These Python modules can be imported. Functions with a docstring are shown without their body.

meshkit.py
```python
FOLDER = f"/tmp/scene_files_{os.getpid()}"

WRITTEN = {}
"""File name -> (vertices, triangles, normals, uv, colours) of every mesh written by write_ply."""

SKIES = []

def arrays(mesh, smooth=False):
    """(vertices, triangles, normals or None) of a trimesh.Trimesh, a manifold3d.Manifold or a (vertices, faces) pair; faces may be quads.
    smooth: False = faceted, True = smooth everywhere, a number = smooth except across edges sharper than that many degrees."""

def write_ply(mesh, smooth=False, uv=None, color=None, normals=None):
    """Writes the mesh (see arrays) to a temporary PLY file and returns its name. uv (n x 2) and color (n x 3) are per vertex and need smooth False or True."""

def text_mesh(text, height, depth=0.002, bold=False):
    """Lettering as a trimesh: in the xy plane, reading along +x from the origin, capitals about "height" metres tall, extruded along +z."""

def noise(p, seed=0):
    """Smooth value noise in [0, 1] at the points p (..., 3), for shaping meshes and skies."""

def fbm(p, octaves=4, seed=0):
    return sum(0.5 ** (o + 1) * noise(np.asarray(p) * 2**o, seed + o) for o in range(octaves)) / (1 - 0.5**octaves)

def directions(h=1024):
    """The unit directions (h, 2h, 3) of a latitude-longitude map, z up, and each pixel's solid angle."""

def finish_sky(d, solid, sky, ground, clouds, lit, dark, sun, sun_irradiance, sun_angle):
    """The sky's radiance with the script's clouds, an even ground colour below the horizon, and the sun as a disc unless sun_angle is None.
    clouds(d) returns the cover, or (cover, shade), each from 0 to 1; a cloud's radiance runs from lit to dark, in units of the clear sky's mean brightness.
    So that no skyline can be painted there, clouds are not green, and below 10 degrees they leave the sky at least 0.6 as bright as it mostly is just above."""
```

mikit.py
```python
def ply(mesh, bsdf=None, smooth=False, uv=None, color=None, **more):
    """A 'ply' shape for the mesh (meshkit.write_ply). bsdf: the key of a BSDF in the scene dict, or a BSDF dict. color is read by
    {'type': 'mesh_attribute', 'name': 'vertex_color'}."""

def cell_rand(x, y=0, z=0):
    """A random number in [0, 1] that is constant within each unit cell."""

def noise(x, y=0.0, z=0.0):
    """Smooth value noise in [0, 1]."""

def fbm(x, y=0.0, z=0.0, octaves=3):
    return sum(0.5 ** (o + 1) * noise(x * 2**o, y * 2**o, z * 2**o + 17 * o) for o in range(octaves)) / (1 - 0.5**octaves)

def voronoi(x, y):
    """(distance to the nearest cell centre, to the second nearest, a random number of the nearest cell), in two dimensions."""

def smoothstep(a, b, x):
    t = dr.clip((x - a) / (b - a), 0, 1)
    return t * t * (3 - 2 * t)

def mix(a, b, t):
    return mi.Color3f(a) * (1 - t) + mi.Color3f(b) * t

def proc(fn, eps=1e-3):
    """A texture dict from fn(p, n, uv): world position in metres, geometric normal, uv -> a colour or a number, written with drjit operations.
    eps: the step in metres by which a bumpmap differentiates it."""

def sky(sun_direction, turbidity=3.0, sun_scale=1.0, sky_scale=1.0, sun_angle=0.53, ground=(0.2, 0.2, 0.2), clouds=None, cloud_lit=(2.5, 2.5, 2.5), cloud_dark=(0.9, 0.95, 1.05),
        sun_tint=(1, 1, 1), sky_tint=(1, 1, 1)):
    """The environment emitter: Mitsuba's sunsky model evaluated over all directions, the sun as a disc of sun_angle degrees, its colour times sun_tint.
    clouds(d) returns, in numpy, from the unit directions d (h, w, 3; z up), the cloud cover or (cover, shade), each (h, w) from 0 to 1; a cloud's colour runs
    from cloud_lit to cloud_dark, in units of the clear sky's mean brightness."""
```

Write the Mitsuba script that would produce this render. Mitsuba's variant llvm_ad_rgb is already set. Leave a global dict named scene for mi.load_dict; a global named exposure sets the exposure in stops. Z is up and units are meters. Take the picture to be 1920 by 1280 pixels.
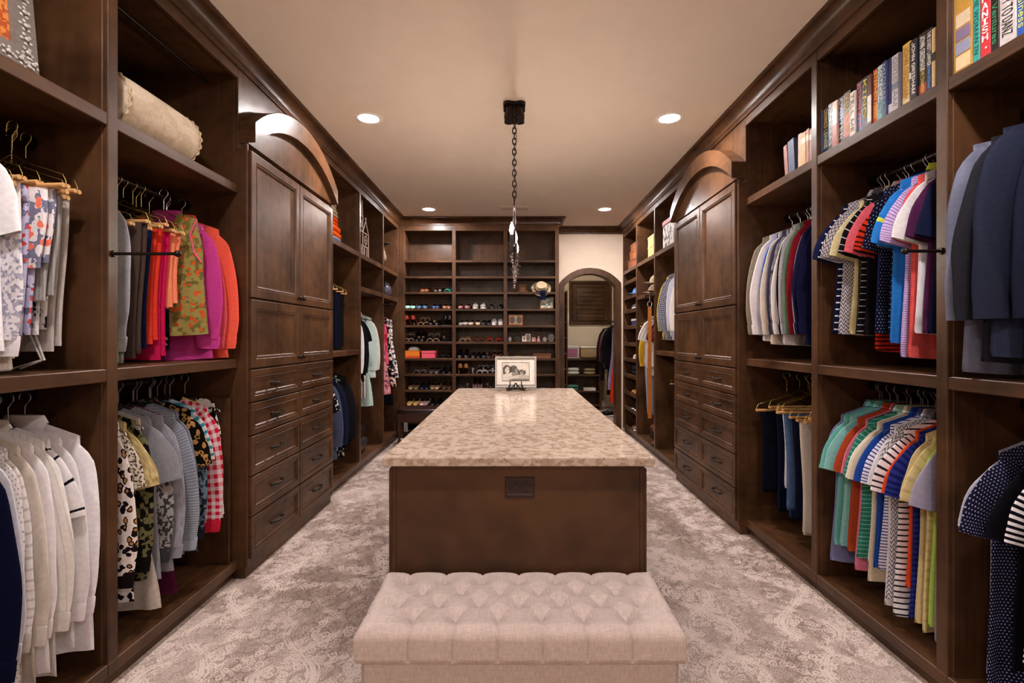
import math, random
import numpy as np, trimesh, manifold3d as m3
import drjit as dr
import mitsuba as mi
import mikit, meshkit
from mikit import noise, fbm, voronoi, cell_rand, smoothstep, mix
from shapely.geometry import Polygon, LineString, Point
from shapely.ops import unary_union

T = mi.ScalarTransform4f
PI = math.pi
scene, labels = {}, {}
random.seed(7)
RNG = np.random.default_rng(7)

# ------------------------------------------------------------------ camera, light, exposure
EYE = 1.355                 # camera height
CEIL = 2.975
exposure = -0.12
FPX = 930.0
scene['camera'] = {'type': 'perspective', 'fov': 2 * math.degrees(math.atan(960 / FPX)), 'fov_axis': 'x', 'near_clip': 0.05, 'far_clip': 60.0,
                   'principal_point_offset_x': -3 / 1920, 'principal_point_offset_y': 7 / 1280,
                   'to_world': T().look_at(origin=[0, 0, EYE], target=[0, 5, EYE], up=[0, 0, 1])}
CAN_L, CAN_R = -1.07, 1.15
CAN_YS = (-1.55, 1.05, 3.66, 6.25)
CAN_GAIN = (1.0, 1.0, 1.0, 1.35)
CAN_POWER = (640.0, 588.0, 575.0)
BULB_POWER = (520.0, 435.0, 358.0)
FAR_POWER = (260.0, 240.0, 200.0)

# ------------------------------------------------------------------ colours and materials
def lin(h):
    if isinstance(h, str):
        h = h.lstrip('#')
        c = np.array([int(h[i:i + 2], 16) for i in (0, 2, 4)]) / 255.0
        return tuple(np.where(c <= 0.04045, c / 12.92, ((c + 0.055) / 1.055) ** 2.4))
    return tuple(h)

FAB, FABKEY = [], {}
KINDS = {'plain': 0, 'stripe': 1, 'vstripe': 2, 'check': 3, 'dots': 4, 'leopard': 5, 'floral': 6, 'herring': 7, 'blotch': 8, 'pane': 9, 'rib': 10, 'heather': 11, 'pair': 12}
def fab(kind, a, b='#ffffff', c='#ffffff', period=0.02, duty=0.5):
    """one entry of the table of dyes and weaves: kind of pattern, two or three colours, its repeat in metres"""
    k = (kind, a, b, c, period, duty)
    if k not in FABKEY:
        FABKEY[k] = len(FAB)
        FAB.append((KINDS[kind], lin(a), lin(b), lin(c), duty, period))
    return FABKEY[k]
def plain(a): return fab('plain', a)

HOLD = {}
def cloth_color(p, n, uv):
    idf = dr.floor(uv.x / 512.0)
    i = mi.UInt32(dr.clip(idf, 0, len(FAB) - 1))
    x, y = uv.x - idf * 512.0 - 256.0, uv.y
    g = lambda a: dr.gather(mi.Float, HOLD[a], i)
    typ, duty = g('t'), g('d')
    A = mi.Color3f(g('a0'), g('a1'), g('a2')); B = mi.Color3f(g('b0'), g('b1'), g('b2')); C = mi.Color3f(g('c0'), g('c1'), g('c2'))
    fx, fy = x - dr.floor(x), y - dr.floor(y)
    one, zero = mi.Float(1), mi.Float(0)
    sx, sy = dr.select(fx < duty, one, zero), dr.select(fy < duty, one, zero)
    w = dr.select(typ == 1, sy, zero)
    w = dr.select(typ == 2, sx, w)
    w = dr.select(typ == 3, 0.5 * sx + 0.5 * sy, w)
    row = dr.floor(y)
    hx = x + 0.5 * (row - 2 * dr.floor(row / 2)); hx = hx - dr.floor(hx)
    w = dr.select(typ == 4, dr.select(dr.square(hx - 0.5) + dr.square(fy - 0.5) < dr.square(duty * 0.5), one, zero), w)
    f1, f2, rr = voronoi(x, y)
    f1 = f1 + 0.30 * (noise(x * 3.1, y * 3.1, 2.0) - 0.5)
    w = dr.select(typ == 5, dr.select(f1 < 0.2 + 0.25 * duty, one, zero), w)
    third = dr.select((typ == 5) & (f1 < 0.30 * duty) & (rr > 0.5), one, zero)
    n1 = fbm(x * 1.7, y * 1.7, 3.0)
    w = dr.select(typ == 6, dr.select(n1 > 0.56, one, zero), w)
    third = dr.select((typ == 6) & (f1 < duty) & (rr > 0.45), one, third)
    hb = y * 1.0 + dr.abs(fx - 0.5) * 2.0; hb = hb - dr.floor(hb)
    w = dr.select(typ == 7, dr.select(hb < duty, one, zero), w)
    w = dr.select(typ == 8, smoothstep(duty - 0.04, duty + 0.04, fbm(x, y, 9.0)), w)
    w = dr.select(typ == 9, dr.maximum(sx, sy), w)
    w = dr.select(typ == 10, 0.5 + 0.5 * dr.sin(x * 6.2832), w)
    w = dr.select(typ == 11, duty * noise(x, y * 0.3, 5.0), w)
    w = dr.select(typ == 12, dr.select(y > 0, one, zero), w)
    col = mix(mix(A, B, w), C, third)
    return col * (0.92 + 0.16 * noise(p.x * 90, p.y * 90, p.z * 90))
CLOTH = mikit.proc(cloth_color)

def grain(kx, ky, kz, dark=(0.0150, 0.0058, 0.0025), light=(0.108, 0.0480, 0.0205)):
    def fn(p, n, uv):
        a = noise(p.x * kx, p.y * ky, p.z * kz)
        b = fbm(p.x * 4.2, p.y * 4.2, p.z * 3.4 + 7, octaves=4)
        c = noise(p.x * kx * 0.3, p.y * ky * 0.3, p.z * kz * 0.5 + 3)
        d = noise(p.x * 26, p.y * 26, p.z * 26 + 11)
        return mix(dark, light, dr.clip(0.22 * a + 0.62 * smoothstep(0.1, 0.9, b) + 0.18 * c + 0.16 * d - 0.10, 0, 1))
    return mikit.proc(fn)
def two(d): return {'type': 'twosided', 'b': d}
def wood(tex, rough=0.36): return two({'type': 'principled', 'base_color': tex, 'roughness': rough, 'specular': 0.30})
scene['wood_upright'] = wood(grain(70, 70, 4))
scene['wood_along'] = wood(grain(70, 4, 70))
scene['wood_across'] = wood(grain(4, 70, 70))
scene['wood_panel'] = wood(grain(13, 13, 9), .3)
scene['cloth'] = two({'type': 'diffuse', 'reflectance': CLOTH})
scene['glossy'] = two({'type': 'principled', 'base_color': CLOTH, 'roughness': 0.28, 'specular': 0.5})
scene['satin'] = two({'type': 'principled', 'base_color': CLOTH, 'roughness': 0.55, 'specular': 0.4})
scene['bronze'] = two({'type': 'principled', 'base_color': {'type': 'rgb', 'value': [0.02, 0.013, 0.010]}, 'roughness': 0.35, 'metallic': 0.7, 'specular': 0.5})
scene['chrome'] = two({'type': 'roughconductor', 'material': 'Cr', 'alpha': 0.18})
scene['crystal'] = {'type': 'dielectric', 'int_ior': 1.55}
scene['clear_plastic'] = {'type': 'dielectric', 'int_ior': 1.45}

def carpet_color(p, n, uv):
    wx = p.x + 0.035 * (fbm(p.x * 9, p.y * 9, 1.0) - 0.5); wy = p.y + 0.035 * (fbm(p.x * 9, p.y * 9, 8.0) - 0.5)
    P, Q = 0.46, 0.66
    line, dmin = mi.Float(0), mi.Float(9)
    for sg in (-1, 1):                       # ogee lattice: two families of waves that touch
        q = (wx - sg * 0.25 * P * dr.cos(wy * 6.2832 / Q)) / P
        d = dr.abs(q - dr.floor(q + 0.5)) * P
        line = dr.maximum(line, dr.maximum(smoothstep(0.006, 0.003, dr.abs(d - 0.005)), smoothstep(0.005, 0.0025, dr.abs(d - 0.022))))
        dmin = dr.minimum(dmin, d)
    f1, f2, r = voronoi(wx * 21, wy * 21)
    curl = smoothstep(0.10, 0.03, dr.abs(f1 - 0.30)) + smoothstep(0.13, 0.06, f1)
    g1, g2, r2 = voronoi(wx * 46 + 3, wy * 46)
    fleck = smoothstep(0.14, 0.05, dr.abs(g1 - 0.30))
    orn = dr.maximum(line * 0.72, dr.maximum(0.92 * curl, 0.74 * fleck))
    wear = fbm(p.x * 2.6, p.y * 2.6, 4.0); worn = fbm(p.x * 11, p.y * 11, 6.0, octaves=4)
    fine = noise(p.x * 230, p.y * 230, 2.0)
    t = dr.clip(orn, 0, 1) * (0.35 + 0.65 * smoothstep(0.36, 0.58, worn)) + 0.36 * smoothstep(0.40, 0.72, wear) + 0.22 * smoothstep(0.5, 0.75, worn)
    return mix((0.205, 0.145, 0.120), (0.560, 0.462, 0.412), dr.clip(t + 0.22 * (fine - 0.5), 0, 1))
scene['carpet'] = two({'type': 'diffuse', 'reflectance': mikit.proc(carpet_color)})
def paint(c, bump):
    def fn(p, n, uv): return mi.Color3f(c) * (0.97 + 0.06 * fbm(p.x * 9, p.y * 9, p.z * 9))
    return two({'type': 'diffuse', 'reflectance': mikit.proc(fn)})
scene['ceiling_paint'] = paint((0.78, 0.67, 0.572), 0)
scene['wall_paint'] = paint((0.66, 0.55, 0.435), 0)
def stone(p, n, uv):
    a = fbm(p.x * 44, p.y * 40, p.z * 50, octaves=3); b = fbm(p.x * 120 + 4, p.y * 110, p.z * 120, octaves=3)
    f1, f2, r = voronoi(p.x * 75 + 3 * a, p.y * 75 + p.z * 75 + 3 * b)
    c = mix((0.435, 0.345, 0.275), (0.33, 0.238, 0.172), smoothstep(0.42, 0.64, a))
    c = mix(c, (0.20, 0.118, 0.066), 0.8 * smoothstep(0.55, 0.70, b) * smoothstep(0.38, 0.6, a))
    return mix(c, (0.57, 0.485, 0.415), smoothstep(0.42, 0.1, f1) * smoothstep(0.6, 0.4, a) * 0.5)
scene['stone'] = two({'type': 'principled', 'base_color': mikit.proc(stone), 'roughness': 0.09, 'specular': 0.5})
def linen(p, n, uv):
    wv = noise(p.x * 420, p.y * 60, p.z * 60) * 0.5 + noise(p.x * 60, p.y * 420, p.z * 420) * 0.5
    return mix((0.40, 0.325, 0.29), (0.585, 0.495, 0.452), wv)
scene['linen'] = two({'type': 'diffuse', 'reflectance': mikit.proc(linen)})
def wicker(p, n, uv):
    q = (p.x + p.y) * 45; r = p.z * 60
    k = dr.floor(r); s = dr.sin(q * 3.14159 + 3.14159 * (k - 2 * dr.floor(k / 2)))
    return mix((0.25, 0.15, 0.075), (0.62, 0.45, 0.27), 0.5 + 0.5 * s * dr.sin((r - k) * 3.14159))
scene['wicker'] = two({'type': 'diffuse', 'reflectance': mikit.proc(wicker)})

# ------------------------------------------------------------------ naming helpers
USED = set()
def numbered(k):
    if k not in USED:
        USED.add(k); return k
    i = 1
    while f'{k}_{i:03d}' in USED: i += 1
    k = f'{k}_{i:03d}'; USED.add(k); return k
def thing(name, label, cat, group=None):
    k = numbered(name); labels[k] = {'label': label, 'category': cat}
    if group: labels[k]['group'] = group
    return k
def split(mesh, angle):
    return trimesh.graph.smooth_shade(mesh, angle=math.radians(angle), facet_minarea=None)
def shape(mesh, bsdf, f=None, smooth=False, uv=None):
    """ply dict; f = row of the dye table, uv in metres"""
    if f is None: return mikit.ply(mesh, bsdf, smooth=smooth)
    if smooth not in (False, True): mesh, smooth = split(mesh, smooth), True
    n = len(mesh.vertices)
    if uv is None: uv = np.zeros((n, 2))
    uv = np.asarray(uv, float) / FAB[f][5]
    uv[:, 0] += 512 * f + 256
    return mikit.ply(mesh, bsdf, smooth=smooth, uv=uv)
def part(parent, name, ply, to_world=None, label=None):
    k = numbered(f'{parent}__{name}')
    d = dict(ply)
    if to_world is not None: d['to_world'] = to_world
    scene[k] = d
    if label: labels[k] = {'label': label}
    return k
def single(name, label, cat, ply, to_world=None, group=None):
    k = thing(name, label, cat, group); d = dict(ply)
    if to_world is not None: d['to_world'] = to_world
    scene[k] = d
    return k
def struct(name, ply, label=None):
    k = numbered(name); scene[k] = ply; labels[k] = {'kind': 'structure'}
    if label: labels[k]['label'] = label
    return k

# ------------------------------------------------------------------ mesh helpers
_S = np.array([[sx, sy, sz] for sx in (-1, 1) for sy in (-1, 1) for sz in (-1, 1)], float)
def _cb():
    base = []
    for s in _S:
        for ax in range(3):
            q = s.copy() ; m = np.ones(3); m[ax] = 0
            base.append((s, m))
    pts = np.array([s - 0.2 * s * m for s, m in base])
    h = trimesh.convex.convex_hull(pts)
    idx = [int(np.argmin(((pts - v) ** 2).sum(1))) for v in h.vertices]
    return np.array([base[i][0] for i in idx]), np.array([base[i][1] for i in idx]), np.array(h.faces)
_CS, _CM, _CF = _cb()
def box(x0, x1, y0, y1, z0, z1, c=0.003):
    lo, hi = np.minimum([x0, y0, z0], [x1, y1, z1]), np.maximum([x0, y0, z0], [x1, y1, z1])
    half = (hi - lo) / 2; c = min(c, 0.45 * half.min())
    return trimesh.Trimesh((lo + hi) / 2 + _CS * half - _CS * _CM * c, _CF, process=False)
def cat(*ms): return trimesh.util.concatenate([m for m in (ms[0] if len(ms) == 1 else ms)])
def fit(mesh, M):
    m = mesh.copy(); m.apply_transform(np.asarray(M, float)); return m
def mv(mesh, x=0, y=0, z=0):
    m = mesh.copy(); m.apply_translation([x, y, z]); return m
def rot(mesh, deg, axis, about=(0, 0, 0)):
    m = mesh.copy(); m.apply_transform(trimesh.transformations.rotation_matrix(math.radians(deg), axis, about)); return m
def tube(pts, r, n=8, closed=False, caps=True):
    pts = np.asarray(pts, float); N = len(pts); r = np.broadcast_to(r, N)
    d = np.roll(pts, -1, 0) - np.roll(pts, 1, 0)
    if not closed: d[0] = pts[1] - pts[0]; d[-1] = pts[-1] - pts[-2]
    d /= np.linalg.norm(d, axis=1, keepdims=True) + 1e-12
    u = np.cross(d[0], [0, 0, 1.0]);
    if np.linalg.norm(u) < 1e-3: u = np.cross(d[0], [1.0, 0, 0])
    u /= np.linalg.norm(u); V = []; a = np.arange(n) * 2 * PI / n
    for i in range(N):
        u = u - d[i] * (u @ d[i]); u /= np.linalg.norm(u) + 1e-12; w = np.cross(d[i], u)
        V.append(pts[i] + r[i] * (np.cos(a)[:, None] * u + np.sin(a)[:, None] * w))
    V = np.vstack(V); F = []
    for i in range(N if closed else N - 1):
        j = (i + 1) % N
        for k in range(n):
            l = (k + 1) % n
            F += [[i * n + k, i * n + l, j * n + l], [i * n + k, j * n + l, j * n + k]]
    if caps and not closed:
        V = np.vstack([V, pts[:1], pts[-1:]])
        for k in range(n):
            l = (k + 1) % n
            F += [[N * n, l, k], [N * n + 1, (N - 1) * n + k, (N - 1) * n + l]]
    return trimesh.Trimesh(V, F, process=False)
def lathe(prof, n=24):
    prof = np.asarray(prof, float); a = np.arange(n) * 2 * PI / n; m = len(prof)
    V = np.vstack([np.stack([prof[:, 0] * math.cos(t), prof[:, 0] * math.sin(t), prof[:, 1]], 1) for t in a]); F = []
    for k in range(n):
        l = (k + 1) % n
        for i in range(m - 1):
            F += [[k * m + i, l * m + i, l * m + i + 1], [k * m + i, l * m + i + 1, k * m + i + 1]]
    return trimesh.Trimesh(V, F, process=False)
def grid(P, wrap=False):
    """mesh of a grid of points P[i][j]; wrap joins the last column to the first. Vertex order is row by row"""
    P = np.asarray(P, float); a, b = P.shape[:2]; F = []
    i, j = np.meshgrid(np.arange(a - 1), np.arange(b if wrap else b - 1), indexing='ij')
    i, j = i.ravel(), j.ravel(); k = (j + 1) % b
    F = np.vstack([np.stack([i * b + j, i * b + k, (i + 1) * b + k], 1), np.stack([i * b + j, (i + 1) * b + k, (i + 1) * b + j], 1)])
    return trimesh.Trimesh(P.reshape(-1, 3), F, process=False)
def prism(poly, d0, d1):
    """shapely polygon in (u, v) extruded from d0 to d1 along the third axis"""
    m = trimesh.creation.extrude_polygon(poly, abs(d1 - d0), engine='earcut'); m.apply_translation([0, 0, min(d0, d1)]); return m
def ball(r, at=(0, 0, 0), sub=2, sc=(1, 1, 1)):
    m = trimesh.creation.icosphere(subdivisions=sub, radius=r); m.apply_scale(sc); m.apply_translation(at); return m
def pillow(sx, sy, sz, e=3.0, n=28, m=14):
    """rounded block (superellipsoid), centred"""
    f = lambda w, q: np.sign(w) * np.abs(w) ** q
    th, ph = np.meshgrid(np.linspace(-PI / 2, PI / 2, m), np.arange(n) * 2 * PI / n, indexing='ij'); q = 2 / e
    P = np.stack([sx * f(np.cos(th), q) * f(np.cos(ph), q), sy * f(np.cos(th), q) * f(np.sin(ph), q), sz * f(np.sin(th), q)], -1)
    return grid(P, wrap=True)
def axes(origin, u, v, w):
    M = np.eye(4); M[:3, 0], M[:3, 1], M[:3, 2], M[:3, 3] = u, v, w, origin; return M

# ================================================================== LARGE STRUCTURE
FL, FR = 1.55, 1.60              # distance of the cabinets' faces from the camera's axis
DEEP = 0.66
FACE = {-1: FL, 1: FR}
BACKY, WALLY, FARY = 6.70, 7.27, 9.75
XL, XR = -(FL + DEEP + 0.03), FR + DEEP + 0.03
FRONTY = -2.6
struct('floor', mikit.ply(box(XL - .1, XR + 1.2, FRONTY - .1, FARY + .1, -0.05, 0, 0), 'carpet'), 'patterned beige and taupe carpet')
struct('ceiling', mikit.ply(box(XL - .1, XR + 1.2, FRONTY - .1, FARY + .1, CEIL, CEIL + .06, 0), 'ceiling_paint'), 'plain beige ceiling')
struct('wall_left', mikit.ply(box(XL - .1, XL, FRONTY, WALLY, 0, CEIL, 0), 'wall_paint'))
struct('wall_right', mikit.ply(box(XR, XR + .1, FRONTY, WALLY, 0, CEIL, 0), 'wall_paint'))
struct('wall_front', mikit.ply(box(XL, XR, FRONTY - .1, FRONTY, 0, CEIL, 0), 'wall_paint'))
# back wall with the arched opening
def arch(cx, half, spring, top, n=24):
    rise = top - spring; R = (half * half + rise * rise) / (2 * rise); a = math.asin(half / R)
    return [(cx + R * math.sin(t), top - R + R * math.cos(t)) for t in np.linspace(a, -a, n)]
ACX = 1.12
A_out = Polygon([(ACX - .45, 0), (ACX + .45, 0)] + arch(ACX, .45, 2.153, 2.376))
A_in = Polygon([(ACX - .375, 0), (ACX + .375, 0)] + arch(ACX, .375, 2.106, 2.292))
wallp = Polygon([(XL, 0), (XR, 0), (XR, CEIL), (XL, CEIL)]).difference(A_in.buffer(0.01))
YM = axes((0, 0, 0), (1, 0, 0), (0, 0, 1), (0, 1, 0))
struct('wall_back', mikit.ply(fit(prism(wallp, WALLY, WALLY + .14), YM), 'wall_paint'), 'beige textured wall over the arched doorway')
cas = A_out.difference(A_in).intersection(Polygon([(0, 0.0), (3, 0.0), (3, 3), (0, 3)]))
struct('door_1', mikit.ply(cat(fit(prism(cas, WALLY - .028, WALLY), YM), fit(prism(A_in.buffer(.01).difference(A_in), WALLY - .01, WALLY + .16), YM)), 'wood_upright'), 'arched dark wood door casing')
# the room beyond the arch
struct('wall_far', mikit.ply(box(-.2, XR + .4, FARY, FARY + .1, 0, CEIL, 0), 'wall_paint'))
struct('wall_far_right', mikit.ply(box(XR + .15, XR + .25, WALLY + .14, FARY, 0, CEIL, 0), 'wall_paint'))
struct('wall_far_left', mikit.ply(box(-.2, -.1, WALLY + .14, FARY, 0, CEIL, 0), 'wall_paint'))

# crown moulding: profile (out from the face, height) swept along the faces with mitred corners
def sweep(prof, path, inward):
    path = np.asarray(path, float); N = len(path); d = np.diff(path, axis=0); d /= np.linalg.norm(d, axis=1, keepdims=True)
    nrm = np.stack([d[:, 1], -d[:, 0]], 1) * inward; P = []
    for i in range(N):
        if i in (0, N - 1): m = nrm[0 if i == 0 else -1]
        else:
            m = nrm[i - 1] + nrm[i]; m = m / (m @ nrm[i])
        P.append([[path[i, 0] + m[0] * o, path[i, 1] + m[1] * o, z] for o, z in prof])
    g = grid(P); return g
cz = 2.872
prof = [(0, cz), (.012, cz), (.012, cz + .010), (.016, cz + .013), (.016, cz + .020), (.022, cz + .024)]
prof += [(.022 + .052 * (1 - math.cos(t)), cz + .024 + .058 * math.sin(t)) for t in np.linspace(0.15, PI / 2, 7)]
prof += [(.082, cz + .083), (.082, cz + .089), (.088, cz + .092), (.088, CEIL)]
crown = sweep(prof, [(-FL, FRONTY), (-FL, BACKY), (.612, BACKY), (.612, WALLY), (FR, WALLY), (FR, FRONTY)], 1)
struct('trim_1', mikit.ply(split(crown, 25), 'wood_along', smooth=True), 'dark stained crown moulding')

# ------------------------------------------------------------------ side cabinets
KICK, RAIL, TOPZ = 0.055, 0.107, 2.815
def W(s, d0, d1, y0, y1, z0, z1, c=.003): return box(s * (FACE[s] + d0), s * (FACE[s] + d1), y0, y1, z0, z1, c)
ROD = 0.29
def bay(s, y0, y1, label, shelves, rods=(), near=True, far=False, deep=DEEP, valet=None):
    k = thing('closet_cabinet', label, 'cabinet')
    def side(y):
        part(k, 'stile', mikit.ply(W(s, 0, .022, y, y + .05, KICK, TOPZ + .01), 'wood_upright'))
        part(k, 'side_panel', mikit.ply(W(s, .022, deep, y, y + .044, KICK, 2.86), 'wood_upright'))
    a, b = y0, y1
    if near: side(y0); a = y0 + .05
    if far: side(y1 - .05); b = y1 - .05
    ia, ib = a - .006 * near, (b + .006 if far else b)
    part(k, 'back_panel', mikit.ply(W(s, deep, deep + .012, y0, y1, KICK, 2.86), 'wood_upright'))
    part(k, 'top_rail', mikit.ply(W(s, 0, .022, y0, y1, TOPZ, cz + .03), 'wood_along'))
    part(k, 'top_panel', mikit.ply(W(s, .022, deep, ia, ib, 2.835, 2.855), 'wood_along'))
    part(k, 'base_rail', mikit.ply(W(s, -.001, .022, y0, y1, KICK, RAIL), 'wood_along'))
    part(k, 'floor_panel', mikit.ply(W(s, .022, deep, ia, ib, .080, .0995), 'wood_along'))
    part(k, 'toe_kick', mikit.ply(W(s, .030, .045, y0, y1, 0, KICK + .003), 'wood_along'))
    for z in shelves:
        part(k, 'shelf', mikit.ply(W(s, .002, deep, ia, ib, z - .05, z - .0008), 'wood_along'))
    for z in rods:
        x = s * (FACE[s] + ROD)
        part(k, 'hanging_rod', mikit.ply(tube([(x, a - .004, z), (x, b, z)], .0145, 14), 'bronze', smooth=40))
        for y in (a, b - .004):
            part(k, 'rod_flange', mikit.ply(fit(lathe([(0, -.004), (.026, -.004), (.026, .002), (.019, .004), (0, .004)], 18), axes((x, y, z), (1, 0, 0), (0, 0, 1), (0, 1, 0))), 'bronze', smooth=40))
    if valet:
        yv, zv, out = valet
        x0, x1 = s * (FACE[s] + .02), s * (FACE[s] - out)
        m = cat(tube([(x0, yv, zv), (x1, yv, zv)], .006, 10), ball(.013, (x1, yv, zv)), fit(lathe([(0, -.004), (.013, -.004), (.013, .006), (0, .006)], 14), axes((s * (FACE[s] - .004), yv, zv), (0, 1, 0), (0, 0, 1), (1, 0, 0))))
        part(k, 'valet_rod', mikit.ply(m, 'bronze', smooth=40))
    return k
LT, LM, RT, RM = 2.217, 1.236, 2.315, 1.213       # tops of the upper and the middle shelves
LRU, LRL, RRU, RRL = 2.095, 1.140, 2.175, 1.108     # rods
TL0, TL1, TR0, TR1 = 2.79, 4.10, 3.42, 4.76
BAYS = {}
BAYS['A'] = bay(-1, 1.00, 1.895, 'nearest dark wood closet bay on the left, white clothes on two rods', [LT, LM], [LRU, LRL])
BAYS['B'] = bay(-1, 1.895, TL0, 'dark wood closet bay between the white clothes and the left drawer tower', [LT, LM], [LRU, LRL], valet=(1.92, 1.68, .25))
part(BAYS['B'], 'hanging_rod', mikit.ply(tube([(-(FL + .17), 1.945, 2.79), (-(FL + .17), TL0, 2.79)], .008, 10), 'bronze', smooth=40))
BAYS['C'] = bay(-1, TL1, 4.99, 'dark wood closet bay just past the left drawer tower, folded sweaters on top', [LT, LM], [2.02, 1.12])
BAYS['D'] = bay(-1, 4.99, 5.88, 'tall dark wood closet bay with the cathedral ornament and long dresses', [LT, 1.88], [1.73])
BAYS['E'] = bay(-1, 5.88, BACKY, 'left dark wood closet bay in the back corner with the owl', [LT, 1.88], [1.73], far=True, valet=(5.90, 1.75, .1))
BAYS['RA'] = bay(1, 0.95, 1.83, 'nearest dark wood closet bay on the right, suit jackets above polo shirts', [RT, RM], [RRU, RRL], valet=None)
BAYS['RB'] = bay(1, 1.83, 2.617, 'dark wood closet bay on the right holding the long row of novels', [RT, RM], [RRU, RRL], valet=(1.855, 1.679, .135))
BAYS['RC'] = bay(1, 2.617, TR0, 'dark wood closet bay beside the right drawer tower, sweaters above jeans', [RT, RM], [RRU, RRL])
BAYS['RD'] = bay(1, TR1, 5.61, 'dark wood closet bay just past the right drawer tower with yellow shirt', [RT, RM], [RRU, RRL])
BAYS['RE'] = bay(1, 5.61, 6.44, 'tall dark wood closet bay on the right with caps and brown boots', [RT, 1.89], [1.74], valet=(5.63, 1.83, .10))
BAYS['RF'] = bay(1, 6.44, 7.26, 'narrow shelved dark wood closet bay beside the arched doorway', [RT, 2.155, 1.945, 1.75, 1.525, 1.29, 1.075, .847, .604, .385], [], far=True)

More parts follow.
